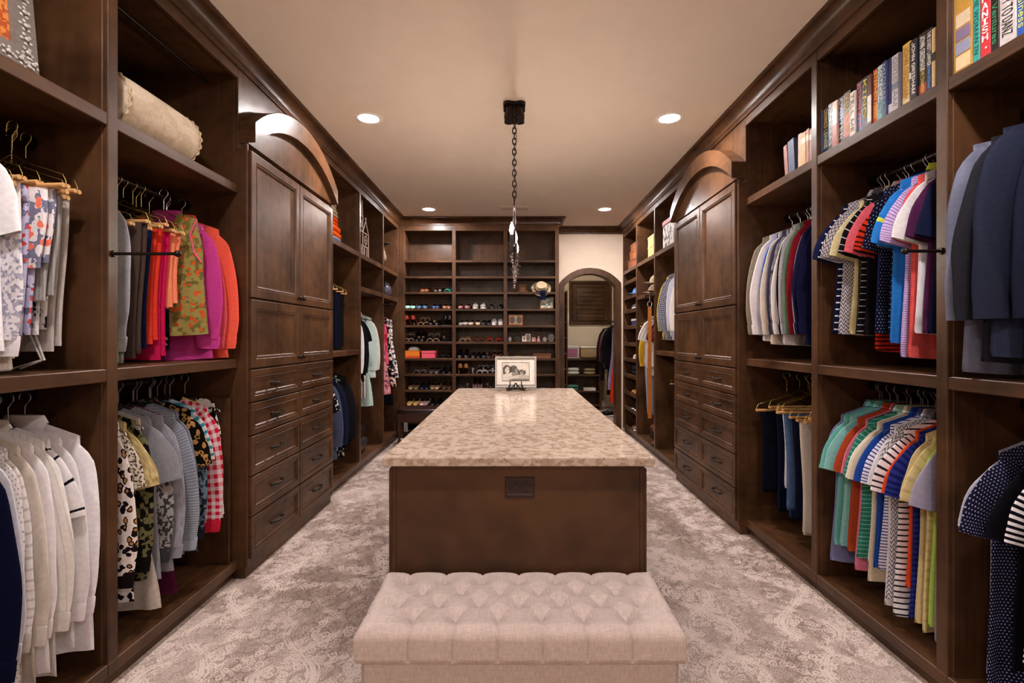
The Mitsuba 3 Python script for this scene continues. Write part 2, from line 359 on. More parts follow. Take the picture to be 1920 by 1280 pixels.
# ------------------------------------------------------------------ drawer towers
def panel_front(w, h, steps):
    """cabinet front in (u, v, n): rectangles of growing inset at given heights; returns (frame, inner panel)"""
    R = []
    for ins, z in steps:
        a, b = w / 2 - ins, h / 2 - ins
        R.append([(-a, -b, z), (a, -b, z), (a, b, z), (-a, b, z)])
    frame = grid(R, wrap=True); c = R[-1]
    return frame, trimesh.Trimesh(np.array(c), [[0, 1, 2], [0, 2, 3]], process=False)
def moulded(w, h, rail=.052):
    t = .021
    return panel_front(w, h, [(0, -.002), (0, t - .004), (.002, t - .001), (.005, t), (rail - .004, t), (rail, t - .004), (rail + .004, t - .004), (rail + .006, t - .001), (rail + .011, t - .003), (rail + .017, t - .0105), (rail + .020, t - .0105)])
def tower(s, y0, y1, label, zs_doors, zs_drawers, arch_front):
    k = thing('drawer_tower', label, 'cabinet')
    F = -.045                                   # carcass stands proud of the bays by this much
    part(k, 'carcass', mikit.ply(cat(W(s, F, DEEP, y0, y1, .055, 2.42, .004), W(s, F + .006, .03, y0 + .0, y1, 0, .06, .002), W(s, .02, DEEP, y0, y1, 2.41, 2.86, .002)), 'wood_upright'))
    part(k, 'header_panel', mikit.ply(W(s, .0, .02, y0, y1, 2.42, cz + .03), 'wood_upright'))
    for y, e in ((y0, 1), (y1, -1)):             # reeded corner posts
        part(k, 'corner_post', mikit.ply(cat(W(s, F - .006, F + .012, y + e * .002, y + e * .018, .06, 2.45, .004), W(s, F - .003, F + .02, y, y + e * .006, .06, 2.45, .002)), 'wood_upright'))
    a, b = y0 + .02, y1 - .02; mid = (a + b) / 2; g = .003
    cols = [(a, mid - g), (mid + g, b)]
    def M(yc, zc, out=0): return axes((s * (FACE[s] + F - out), yc, zc), (0, 1, 0), (0, 0, 1), (-s, 0, 0))
    knob = lathe([(0, 0), (.007, 0), (.006, .010), (.013, .014), (.0145, .019), (.011, .025), (0, .027)], 16)
    for (z0, z1) in zs_doors:
        for i, (c0, c1) in enumerate(cols):
            fr, pn = moulded(c1 - c0, z1 - z0 - .006, .055)
            d = part(k, 'door', mikit.ply(fit(fr, M((c0 + c1) / 2, (z0 + z1) / 2)), 'wood_upright'))
            part(d, 'inset_panel', mikit.ply(fit(pn, M((c0 + c1) / 2, (z0 + z1) / 2)), 'wood_upright'))
            part(d, 'knob', mikit.ply(fit(knob, M(mid + (-.03 if i == 0 else .03), z0 + .045, .021)), 'bronze', smooth=40), label='small dark bronze door knob')
    hp = [(-.066, 0, 0), (-.064, 0, .014), (-.052, 0, .024), (-.02, -.004, .029), (.02, -.004, .029), (.052, 0, .024), (.064, 0, .014), (.066, 0, 0)]
    pull = cat(tube(hp, [.008, .0072, .0062, .0078, .0078, .0062, .0072, .008], 8), ball(.0115, (-.066, 0, .001), 1), ball(.0115, (.066, 0, .001), 1))
    for (z0, z1) in zs_drawers:
        for (c0, c1) in cols:
            fr, pn = moulded(c1 - c0, z1 - z0 - .008, .036)
            d = part(k, 'drawer', mikit.ply(fit(fr, M((c0 + c1) / 2, (z0 + z1) / 2)), 'wood_along'))
            part(d, 'inset_panel', mikit.ply(fit(pn, M((c0 + c1) / 2, (z0 + z1) / 2)), 'wood_along'))
            part(d, 'pull_handle', mikit.ply(fit(pull, M((c0 + c1) / 2, (z0 + z1) / 2, .010)), 'bronze', smooth=40), label='dark bronze drawer pull')
    # arched pediment above the doors
    c, half = (y0 + y1) / 2, (y1 - y0) / 2
    lo, hi = arch_front
    outer = Polygon([(y0, lo), (y1, lo)] + [(y, z) for y, z in arch(c, half, lo + .115, hi)])
    inner = Polygon([(y0 - .01, lo - .01), (y1 + .01, lo - .01)] + [(y, z) for y, z in arch(c, half + .01, lo - .006, hi - .125)])
    XM = axes((0, 0, 0), (0, 1, 0), (0, 0, 1), (1, 0, 0))
    f = s * FACE[s]
    part(k, 'tympanum', mikit.ply(fit(prism(outer.buffer(-.004), f - s * .052, f + s * .02), XM), 'wood_upright'))
    part(k, 'arch_band', mikit.ply(fit(prism(outer.difference(inner), f - s * .098, f - s * .0), XM), 'wood_along'))
    return k
tower(-1, TL0, TL1, 'left dark wood tower of doors and drawers with arched pediment', [(1.582, 2.42), (1.178, 1.578)], [(z, z2) for z2, z in zip((1.176, .985, .797, .566, .336), (.985, .797, .566, .336, .10))], (2.45, 2.818))
tower(1, TR0, TR1, 'right dark wood tower of doors and drawers with arched pediment', [(1.585, 2.44), (1.145, 1.58)], [(z, z2) for z2, z in zip((1.142, .955, .765, .545, .312), (.955, .765, .545, .312, .08))], (2.455, 2.835))

# ------------------------------------------------------------------ shoe bookcase on the back wall
PX = BACKY / FPX
k = thing('shoe_bookcase', 'tall dark wood bookcase of shoes and hats across the back wall', 'bookcase'); BOOKCASE = k
SB = .34
xs_st = [(-FL, -1.476), (-.8316, -.781), (-.137, -.0864), (.5616, .612)]
for x0, x1 in xs_st:
    part(k, 'stile', mikit.ply(box(x0, x1, BACKY, BACKY + .022, 0, 2.81), 'wood_upright'))
for x0, x1 in ((-1.50, -1.47), (-.826, -.787), (-.131, -.092), (.570, .612)):
    part(k, 'side_panel', mikit.ply(box(x0, x1, BACKY + .022, WALLY if x1 > .6 else BACKY + SB, 0, 2.85), 'wood_upright'))
part(k, 'back_panel', mikit.ply(box(-FL, .60, BACKY + SB, BACKY + SB + .015, 0, 2.85), 'wood_upright'))
part(k, 'top_rail', mikit.ply(box(-FL, .612, BACKY, BACKY + .022, 2.80, cz + .03), 'wood_across'))
part(k, 'top_panel', mikit.ply(box(-1.5, .60, BACKY + .022, BACKY + SB, 2.82, 2.84), 'wood_across'))
part(k, 'base_rail', mikit.ply(box(-FL, .612, BACKY - .001, BACKY + .022, .05, .107), 'wood_across'))
part(k, 'toe_kick', mikit.ply(box(-FL, .612, BACKY + .03, BACKY + .045, 0, .053), 'wood_across'))
SHELF_Z = [EYE + (633 - y) * PX for y in (487.5, 517.5, 547, 578.5, 609.5, 640.5, 671.5, 701, 731, 761.5, 791)]
COLS = [(-1.476, -.8316), (-.781, -.137), (-.0864, .5616)]
for x0, x1 in COLS:
    for z in SHELF_Z + [.107]:
        part(k, 'shelf', mikit.ply(box(x0 - .006, x1 + .006, BACKY + .002, BACKY + SB, z - .030, z - .0008, .002), 'wood_across'))

# ------------------------------------------------------------------ island, worktop, outlet
IX0, IX1, IY0, IY1 = -.455, .487, 1.862, 4.30
k = thing('island_cabinet', 'dark wood island cabinet under the speckled stone worktop', 'island')
part(k, 'body', mikit.ply(box(IX0 + .004, IX1 - .004, IY0 + .004, IY1, .0, .881, .002), 'wood_upright'))
part(k, 'end_panel', mikit.ply(box(IX0 + .014, IX1 - .014, IY0, IY0 + .006, .0, .881, .001), 'wood_panel'))
for x0, x1 in ((IX0, IX0 + .0135), (IX1 - .0135, IX1)):
    part(k, 'corner_stile', mikit.ply(box(x0, x1, IY0 - .001, IY0 + .03, 0, .881, .002), 'wood_upright'))
n_dr = 4; L = (IY1 - IY0 - .02) / n_dr
for s in (-1, 1):
    for i in range(n_dr):
        ya = IY0 + .01 + i * L
        fr, pn = moulded(L - .006, .74, .05)
        Mx = axes(((IX0 + .004) if s < 0 else (IX1 - .004), ya + L / 2, .49), (0, 1, 0), (0, 0, 1), (s, 0, 0))
        d = part(k, 'door', mikit.ply(fit(fr, Mx), 'wood_upright')); part(d, 'inset_panel', mikit.ply(fit(pn, Mx), 'wood_upright'))
single('stone_worktop', 'polished beige and brown speckled stone worktop on the island', 'countertop', mikit.ply(box(-.484, .519, 1.823, 4.336, .8815, .914, .003), 'stone'))
k = thing('power_outlet', 'dark brown double power outlet in the end of the island', 'outlet')
ox, oz = .023, .7955
d_brown = plain('#2c1c18')
fr, pn = panel_front(.110, .076, [(0, 0), (0, .003), (.003, .006), (.010, .006), (.013, .0045)])
OM = axes((ox, IY0, oz), (1, 0, 0), (0, 0, 1), (0, -1, 0))
part(k, 'cover_plate', shape(cat(fit(fr, OM), fit(pn, OM)), 'satin', d_brown))
for dx in (-.021, .021):
    r = part(k, 'socket', shape(fit(lathe([(0, .0075), (.0155, .0075), (.017, .006), (.017, .004)], 20), axes((ox + dx, IY0, oz), (1, 0, 0), (0, 0, 1), (0, -1, 0))), 'glossy', plain('#241613'), smooth=40))
    for q in ((-.005, .004, .001, .004), (.005, .004, .001, .004), (0, -.006, .002, .002)):
        part(r, 'slot', shape(box(ox + dx + q[0] - q[2], ox + dx + q[0] + q[2], IY0 - .0082, IY0 - .0072, oz + q[1] - q[3], oz + q[1] + q[3], .0002), 'satin', plain('#050404')))

# ------------------------------------------------------------------ tufted ottoman
k = thing('tufted_ottoman', 'light linen tufted storage bench at the end of the island', 'ottoman')
OX0, OX1, OY0, OY1, OZ0, OZ1 = -.470, .509, 1.472, 1.848, .388, .476
def lid(nx=330, ny=190):
    cx, cy = (OX0 + OX1) / 2, (OY0 + OY1) / 2; hx, hy = (OX1 - OX0) / 2, (OY1 - OY0) / 2
    H, r, dx, dy = OZ1 - OZ0 + .012, .034, .1335, .074
    B = []
    for q in range(4):
        n, off = (7, 0) if q % 2 == 0 else (6, .5)
        for i in range(n): B.append((cx + (i + off - 3) * dx, OY1 - .068 - q * dy))
    B = np.array(B)
    def fold(u, h):
        R = h - r + r * PI / 2 + H - r; s_ = u * R; q = np.abs(s_) - (h - r); th = np.clip(q / r, 0, PI / 2)
        return np.where(q <= 0, s_, np.sign(s_) * (h - r + r * np.sin(th))), np.where(q <= 0, 0, r * (1 - np.cos(th)) + np.maximum(0, q - r * PI / 2))
    X, Y = np.meshgrid(np.linspace(-1, 1, nx), np.linspace(-1, 1, ny), indexing='xy')
    px, zx = fold(X, hx); py, zy = fold(Y, hy); px, py = px + cx, py + cy
    drop = np.minimum(np.maximum(zx, zy), H); z = OZ1 + .012 - drop
    m = grid(np.stack([px, py, z], -1)); N = m.vertex_normals.reshape(ny, nx, 3)
    if N[ny // 2, nx // 2, 2] < 0: N = -N
    d = np.sqrt(((px[..., None] - B[:, 0]) ** 2 + (py[..., None] - B[:, 1]) ** 2).min(-1)) + drop
    u, v = (px - cx) / dx, (py - (OY1 - .068)) / dy
    s1, s2 = np.abs((u + v / 2 + .5) % 1 - .5) * dx, np.abs((u - v / 2 + .5) % 1 - .5) * dx
    inside = (v < 0.02) & (v > -3.02)
    ru = np.where(v <= -3, u + .5, u)
    pleat = np.abs((ru + .5) % 1 - .5) * dx
    front_back = (v <= -3) | (v >= 0); side = np.maximum(zx - zy, 0) > .0
    pleat = np.where(np.abs(px - cx) < 3.2 * dx, pleat, 1)
    seam = np.where(inside, np.minimum(s1, s2), np.where(front_back, pleat, 1))
    w = .0038 + 0 * seam
    puff = np.where(inside, .0, .0)
    disp = -.024 * np.exp(-d / .013) - .011 * np.exp(-(d / .042) ** 2) - np.where(inside, .0024, .0045) * np.exp(-(seam / .0032) ** 2) - np.where(inside, .0022, .005) * np.exp(-(seam / .016) ** 2) + .006
    V = np.stack([px, py, z], -1) + N * disp[..., None] * np.where(drop > H - .012, np.clip((H - drop) / .012, 0, 1), 1)[..., None]
    return grid(V), B
bl, BT = lid()
part(k, 'lid_cushion', mikit.ply(bl, 'linen', smooth=True))
part(k, 'base', mikit.ply(box(OX0 + .012, OX1 - .012, OY0 + .010, OY1 - .004, .02, OZ0 + .012, .012), 'linen'))
for x, y in BT:
    j = np.argmin((bl.vertices[:, 0] - x) ** 2 + (bl.vertices[:, 1] - y) ** 2)
    part(k, 'button', mikit.ply(ball(.0075, (x, y, bl.vertices[j, 2] + .001), 2, (1, 1, .7)), 'linen', smooth=True))
for x in (OX0 + .05, OX1 - .05):
    for y in (OY0 + .05, OY1 - .05):
        part(k, 'foot', mikit.ply(box(x - .02, x + .02, y - .02, y + .02, 0, .022), 'wood_upright'))

# ------------------------------------------------------------------ recessed lights, chandelier, vent
for j, y in enumerate(CAN_YS):
    for s, x in ((-1, CAN_L), (1, CAN_R)):
        where = ('behind the doorway end of the room', 'over the near end of the room', 'level with the chandelier', 'near the back bookcase')[j]
        k = thing('recessed_light', f'{"left" if s < 0 else "right"} round recessed ceiling light {where}', 'ceiling light')
        ring = lathe([(.074, CEIL - .001), (.078, CEIL - .005), (.098, CEIL - .005), (.104, CEIL - .0005)], 36)
        part(k, 'trim_ring', shape(mv(ring, x, y, 0), 'satin', plain('#e8e0d6'), smooth=40))
        kk = numbered(f'{k}__lamp')
        scene[kk] = {'type': 'disk', 'to_world': T().translate([x, y, CEIL - .004]).rotate([1, 0, 0], 180).scale(.076), 'emitter': {'type': 'area', 'radiance': {'type': 'rgb', 'value': [c * CAN_GAIN[j] for c in CAN_POWER]}}}
k = thing('recessed_light', 'round ceiling light of the small room beyond the arch', 'ceiling light')
part(k, 'trim_ring', shape(mv(lathe([(.074, CEIL - .001), (.078, CEIL - .005), (.098, CEIL - .005), (.104, CEIL - .0005)], 36), 1.1, 8.6, 0), 'satin', plain('#e8e0d6'), smooth=40))
scene[numbered(f'{k}__lamp')] = {'type': 'disk', 'to_world': T().translate([1.1, 8.6, CEIL - .004]).rotate([1, 0, 0], 180).scale(.1), 'emitter': {'type': 'area', 'radiance': {'type': 'rgb', 'value': list(FAR_POWER)}}}

k = thing('chandelier', 'dark iron linear chandelier with crystals hanging over the island', 'chandelier')
CHX, CHY = .005, 3.46
can = unary_union([Point(.058 * math.cos(a), .058 * math.sin(a)).buffer(.036, 12) for a in np.arange(4) * PI / 2 + PI / 4] + [Point(0, 0).buffer(.068, 20)])
def plate(sc, z0, z1):
    m = prism(can, z0, z1); m.apply_scale([sc, sc, 1]); m.apply_translation([CHX, CHY, 0]); return m
part(k, 'ceiling_canopy', mikit.ply(cat(plate(1, CEIL - .022, CEIL), plate(.72, CEIL - .085, CEIL - .02), plate(.92, CEIL - .105, CEIL - .08), mv(lathe([(0, CEIL - .13), (.012, CEIL - .128), (.03, CEIL - .104), (0, CEIL - .1)], 16), CHX, CHY)), 'bronze'))
ring = [(0, .013 * math.sin(t), .024 * math.cos(t)) for t in np.linspace(0, 2 * PI, 14, endpoint=False)]
z, i = CEIL - .140, 0
while z > 2.345:
    m = tube(ring, .0043, 6, closed=True)
    if i % 2: m = rot(m, 90, (0, 0, 1))
    part(k, 'chain_link', mikit.ply(mv(m, CHX, CHY, z), 'bronze', smooth=40)); z -= .037; i += 1
cord = [(CHX + .008 * math.sin(t * 9) + .006, CHY, CEIL - .13 - t * .53) for t in np.linspace(0, 1, 30)]
part(k, 'power_cord', mikit.ply(tube(cord, .0022, 6), 'bronze', smooth=40))
zt = 2.33
part(k, 'hanging_loop', mikit.ply(mv(tube([(0, .03 * math.sin(t), .03 * math.cos(t)) for t in np.linspace(0, 2 * PI, 20, endpoint=False)], .005, 8, closed=True), CHX, CHY, zt - .02), 'bronze', smooth=40))
part(k, 'center_stem', mikit.ply(mv(lathe([(0, 2.27), (.010, 2.26), (.007, 2.20), (.014, 2.17), (.007, 2.13), (.007, 1.98), (.016, 1.95), (.010, 1.90), (.018, 1.87), (.006, 1.85), (0, 1.84)], 14), CHX, CHY), 'chrome', smooth=40))
for sgn in (-1, 1):
    for (r0, dz, wv) in ((.0062, 0, .06), (.005, .10, -.045)):
        pts = [(CHX, CHY + sgn * t * .62, 1.825 + dz + wv * math.sin(t * 2 * PI) + .05 * t) for t in np.linspace(0, 1, 26)]
        part(k, 'scroll_arm', mikit.ply(tube(pts, r0, 8), 'bronze', smooth=40))
    sc = [(CHX, CHY + sgn * (.62 - .06 * math.sin(t)), 1.875 + .06 - .06 * math.cos(t) * (1 - t / 9)) for t in np.linspace(0, 5, 24)]
    part(k, 'scroll_arm', mikit.ply(tube(sc, .005, 8), 'bronze', smooth=40))
    part(k, 'brace', mikit.ply(tube([(CHX, CHY, 2.24), (CHX, CHY + sgn * .15, 2.08), (CHX, CHY + sgn * .36, 1.95), (CHX, CHY + sgn * .5, 1.87)], .005, 8), 'bronze', smooth=40))
for j, (dy, xo) in enumerate(((-.52, -.016), (-.26, .006), (0.12, .018), (.30, .006), (.55, .012))):
    zc = 1.875
    c = part(k, 'candle_sleeve', shape(mv(lathe([(0, zc - .01), (.03, zc - .01), (.032, zc), (.012, zc + .004), (.011, zc + .09), (0, zc + .092)], 14), CHX + xo, CHY + dy), 'satin', plain('#3a322c'), smooth=40))
    scene[numbered(f'{k}__candle_bulb')] = {**mikit.ply(mv(lathe([(0, zc + .092), (.008, zc + .092), (.0155, zc + .115), (.013, zc + .14), (.004, zc + .165), (0, zc + .168)], 14), CHX + xo, CHY + dy), None, smooth=True), 'emitter': {'type': 'area', 'radiance': {'type': 'rgb', 'value': list(BULB_POWER)}}}
    for q in range(3):
        part(k, 'crystal_drop', mikit.ply(ball(.013 - .002 * q, (CHX + xo * (1 - q * .3), CHY + dy, zc - .035 - q * .032), 1, (1, 1, 1.15)), 'crystal'))
for q in range(5):
    part(k, 'crystal_drop', mikit.ply(ball(.017 - .0018 * q, (CHX, CHY - .02, 1.845 - q * .034), 1, (1, 1, 1.15)), 'crystal'))
for q, (dz, sx) in enumerate(((1.97, -1), (1.90, 1), (1.88, -1), (1.86, 1))):
    part(k, 'leaf_spike', mikit.ply(tube([(CHX, CHY - .2 + .1 * q, dz), (CHX + sx * .03, CHY - .2 + .1 * q, dz + .004), (CHX + sx * .05, CHY - .2 + .1 * q, dz + .012)], [.005, .004, .001], 6), 'bronze', smooth=40))
k = thing('ceiling_vent', 'white ceiling air vent behind the chandelier', 'vent')
vx, vy = .0, 6.20
part(k, 'frame', shape(cat(box(vx - .17, vx + .19, vy - .09, vy - .07, CEIL - .012, CEIL, .002), box(vx - .17, vx + .19, vy + .07, vy + .09, CEIL - .012, CEIL, .002), box(vx - .17, vx - .15, vy - .07, vy + .07, CEIL - .012, CEIL, .002), box(vx + .17, vx + .19, vy - .07, vy + .07, CEIL - .012, CEIL, .002)), 'satin', plain('#cfc2b4')))
for i in range(12):
    x = vx - .135 + i * .0275
    part(k, 'slat', shape(rot(box(x - .009, x + .009, vy - .07, vy + .07, CEIL - .010, CEIL - .007, .0005), 25, (0, 1, 0), (x, vy, CEIL - .0085)), 'satin', plain('#bdb0a2')))

# ================================================================== GARMENTS
def sstep(a, b, x):
    t = np.clip((x - a) / (b - a), 0, 1); return t * t * (3 - 2 * t)
def torso_mesh(SW, Wd, L, th, amp, ph, rng, nS, nZ, flare=1.0, neck=.07, slope=.36, scoop=.05, hemcurve=.012):
    u = np.linspace(-1, 1, nS); v = np.linspace(0, 1, nZ) ** 1.15
    k1, k2, q = rng.uniform(24, 34), rng.uniform(48, 62), rng.uniform(0, 6)
    V, U = np.meshgrid(v, u, indexing='ij')
    ztop = np.where(np.abs(U * SW) < neck, -scoop * (1 - (U * SW / neck) ** 2), -slope * (np.abs(U * SW) - neck))
    hw = SW + (Wd - SW) * sstep(0, .30, V) + Wd * (flare - 1) * sstep(.25, 1, V) - .012 * np.sin(PI * V)
    X = U * hw
    Z = ztop + V * (-L - ztop) - hemcurve * V * (1 - U ** 2)
    f = amp * sstep(.05, .9, V) * (np.sin(k1 * X + ph + .8 * V) + .45 * np.sin(k2 * X + q + 1.7 * ph)) + .004 * np.sin(9 * Z + q) * V
    t = th * np.sqrt(np.clip(1 - U ** 2, 0, 1)) * np.minimum(1, np.sqrt(V / .18))
    front = np.stack([X, f - t, Z], -1); back = np.stack([X, f + t, Z], -1)[:, ::-1]
    ringp = np.concatenate([front, back[:, 1:-1]], 1)
    m = grid(ringp, wrap=True)
    Uv = np.stack([m.vertices[:, 0] + 0.013, m.vertices[:, 2]], 1)
    return m, Uv, f
def sleeve_mesh(sg, path, hm, hn, rng, n_len, n_ar=20, wr=.006):
    path = np.asarray(path, float); tt = np.linspace(0, 1, len(path)); t = np.linspace(0, 1, n_len)
    P = np.stack([np.interp(t, tt, path[:, 0]), np.interp(t, tt, path[:, 1]), np.interp(t, tt, path[:, 2])], 1)
    for _ in range(2): P[1:-1] = (P[:-2] + 2 * P[1:-1] + P[2:]) / 4
    H = np.interp(t, np.linspace(0, 1, len(hm)), hm); N = np.interp(t, np.linspace(0, 1, len(hn)), hn)
    d = np.gradient(P, axis=0); d[:, 1] = 0; d /= np.linalg.norm(d, axis=1, keepdims=True)
    maj = np.stack([-d[:, 2], 0 * t, d[:, 0]], 1)
    a = np.arange(n_ar) * 2 * PI / n_ar; q = rng.uniform(0, 6)
    Q = P[:, None] + (H[:, None] * np.cos(a))[..., None] * maj[:, None]
    ca = np.sign(np.sin(a)) * np.abs(np.sin(a)) ** .8
    Q[..., 1] += N[:, None] * ca + wr * (np.sin(3 * np.cos(a)[None] + q + 6.6 * t[:, None]) + .5 * np.sin(5 * np.cos(a)[None] - q + 17 * t[:, None])) * np.sqrt(t)[:, None]
    Q[..., 0] *= sg
    m = grid(Q, wrap=True)
    uu = np.tile(H[:, None] * np.cos(a), 1).ravel(); vv = np.repeat(-t * np.linalg.norm(np.diff(path, axis=0), axis=1).sum(), n_ar)
    return m, np.stack([uu, vv], 1), P[-1] * [sg, 1, 1], d[-1] * [sg, 1, 1], maj[-1] * [sg, 1, 1], H[-1], N[-1]

# hangers, local frame of the garment: x along the bar, z up, the rod at z = +hook
def hook_pts(h):
    r = .021
    p = [(0, 0, -.005), (0, 0, h - 2 * r - .012), (.010, 0, h - 2 * r)]
    p += [(r * math.sin(t), 0, h - r + r * math.cos(t)) for t in np.linspace(PI * .82, -PI * .62, 14)]
    return [(x, y, z + .016) for x, y, z in p]
def hanger_ply(kind, h, lod):
    n = 8 if lod else 5
    if kind == 'wire':
        m = cat(tube(hook_pts(h), .0021, n), tube([(-.195, 0, -.088), (-.19, 0, -.078), (-.03, 0, -.012), (0, 0, .012), (.03, 0, -.012), (.19, 0, -.078), (.195, 0, -.088), (.18, 0, -.095), (-.18, 0, -.095)], .0021, n, closed=True))
        return [('hook', m, 'chrome', None)]
    if kind == 'slim':
        bar = [(x, 0, -.026 - .36 * max(0, abs(x) - .05)) for x in np.linspace(-.195, .195, 15)]
        return [('hook', tube(hook_pts(h), .0019, n), 'chrome', None), ('shoulder_bar', tube(bar, .0055, n), 'satin', plain('#15131a')), ('shoulder_bar', tube([(-.185, 0, -.095), (.185, 0, -.095)], .004, n), 'satin', plain('#15131a'))]
    if kind == 'clear':
        bar = [(x, 0, -.006 - .36 * max(0, abs(x) - .05)) for x in np.linspace(-.20, .20, 15)]
        return [('hook', tube(hook_pts(h), .0021, n), 'chrome', None), ('shoulder_bar', tube(bar, .008, n), 'clear_plastic', None)]
    if kind == 'mint':
        bar = [(x, 0, -.006 - .34 * max(0, abs(x) - .03)) for x in np.linspace(-.205, .205, 15)]
        return [('hook', tube(hook_pts(h), .003, n), 'satin', plain('#7fb8a0')), ('shoulder_bar', tube(bar, .009, n), 'satin', plain('#7fb8a0'))]
    # 'dowel': gold wire shoulders over two wooden clamp bars
    w = .20
    wire = tube([(-w, 0, -.10), (-w + .012, 0, -.075), (-.05, 0, -.03), (0, 0, .0), (.05, 0, -.03), (w - .012, 0, -.075), (w, 0, -.10), (w, 0, -.112)], .0018, n)
    d = [('hook', tube(hook_pts(h), .0019, n), 'brass', None), ('wire_frame', wire, 'brass', None)]
    for y in (-.0085, .0085):
        d.append(('clamp_bar', tube([(-w, y, -.115), (w, y, -.115)], .0082, 10 if lod else 6), 'satin', plain('#bb8d58')))
    return d
scene['brass'] = two({'type': 'roughconductor', 'material': 'Au', 'alpha': .25, 'specular_reflectance': {'type': 'rgb', 'value': [.55, .5, .45]}})
_HP = {}
def hanger_parts(kind, h, lod):
    q = (kind, round(h, 3), lod)
    if q not in _HP: _HP[q] = [(n, shape(m, b, f, smooth=40)) for n, m, b, f in hanger_ply(kind, h, lod)]
    return _HP[q]
HWORDS = {'wire': 'bent metal wire hanger', 'slim': 'slim black velvet hanger', 'clear': 'clear plastic hanger', 'mint': 'mint plastic hanger', 'dowel': 'wire hanger with wooden clamp bar'}

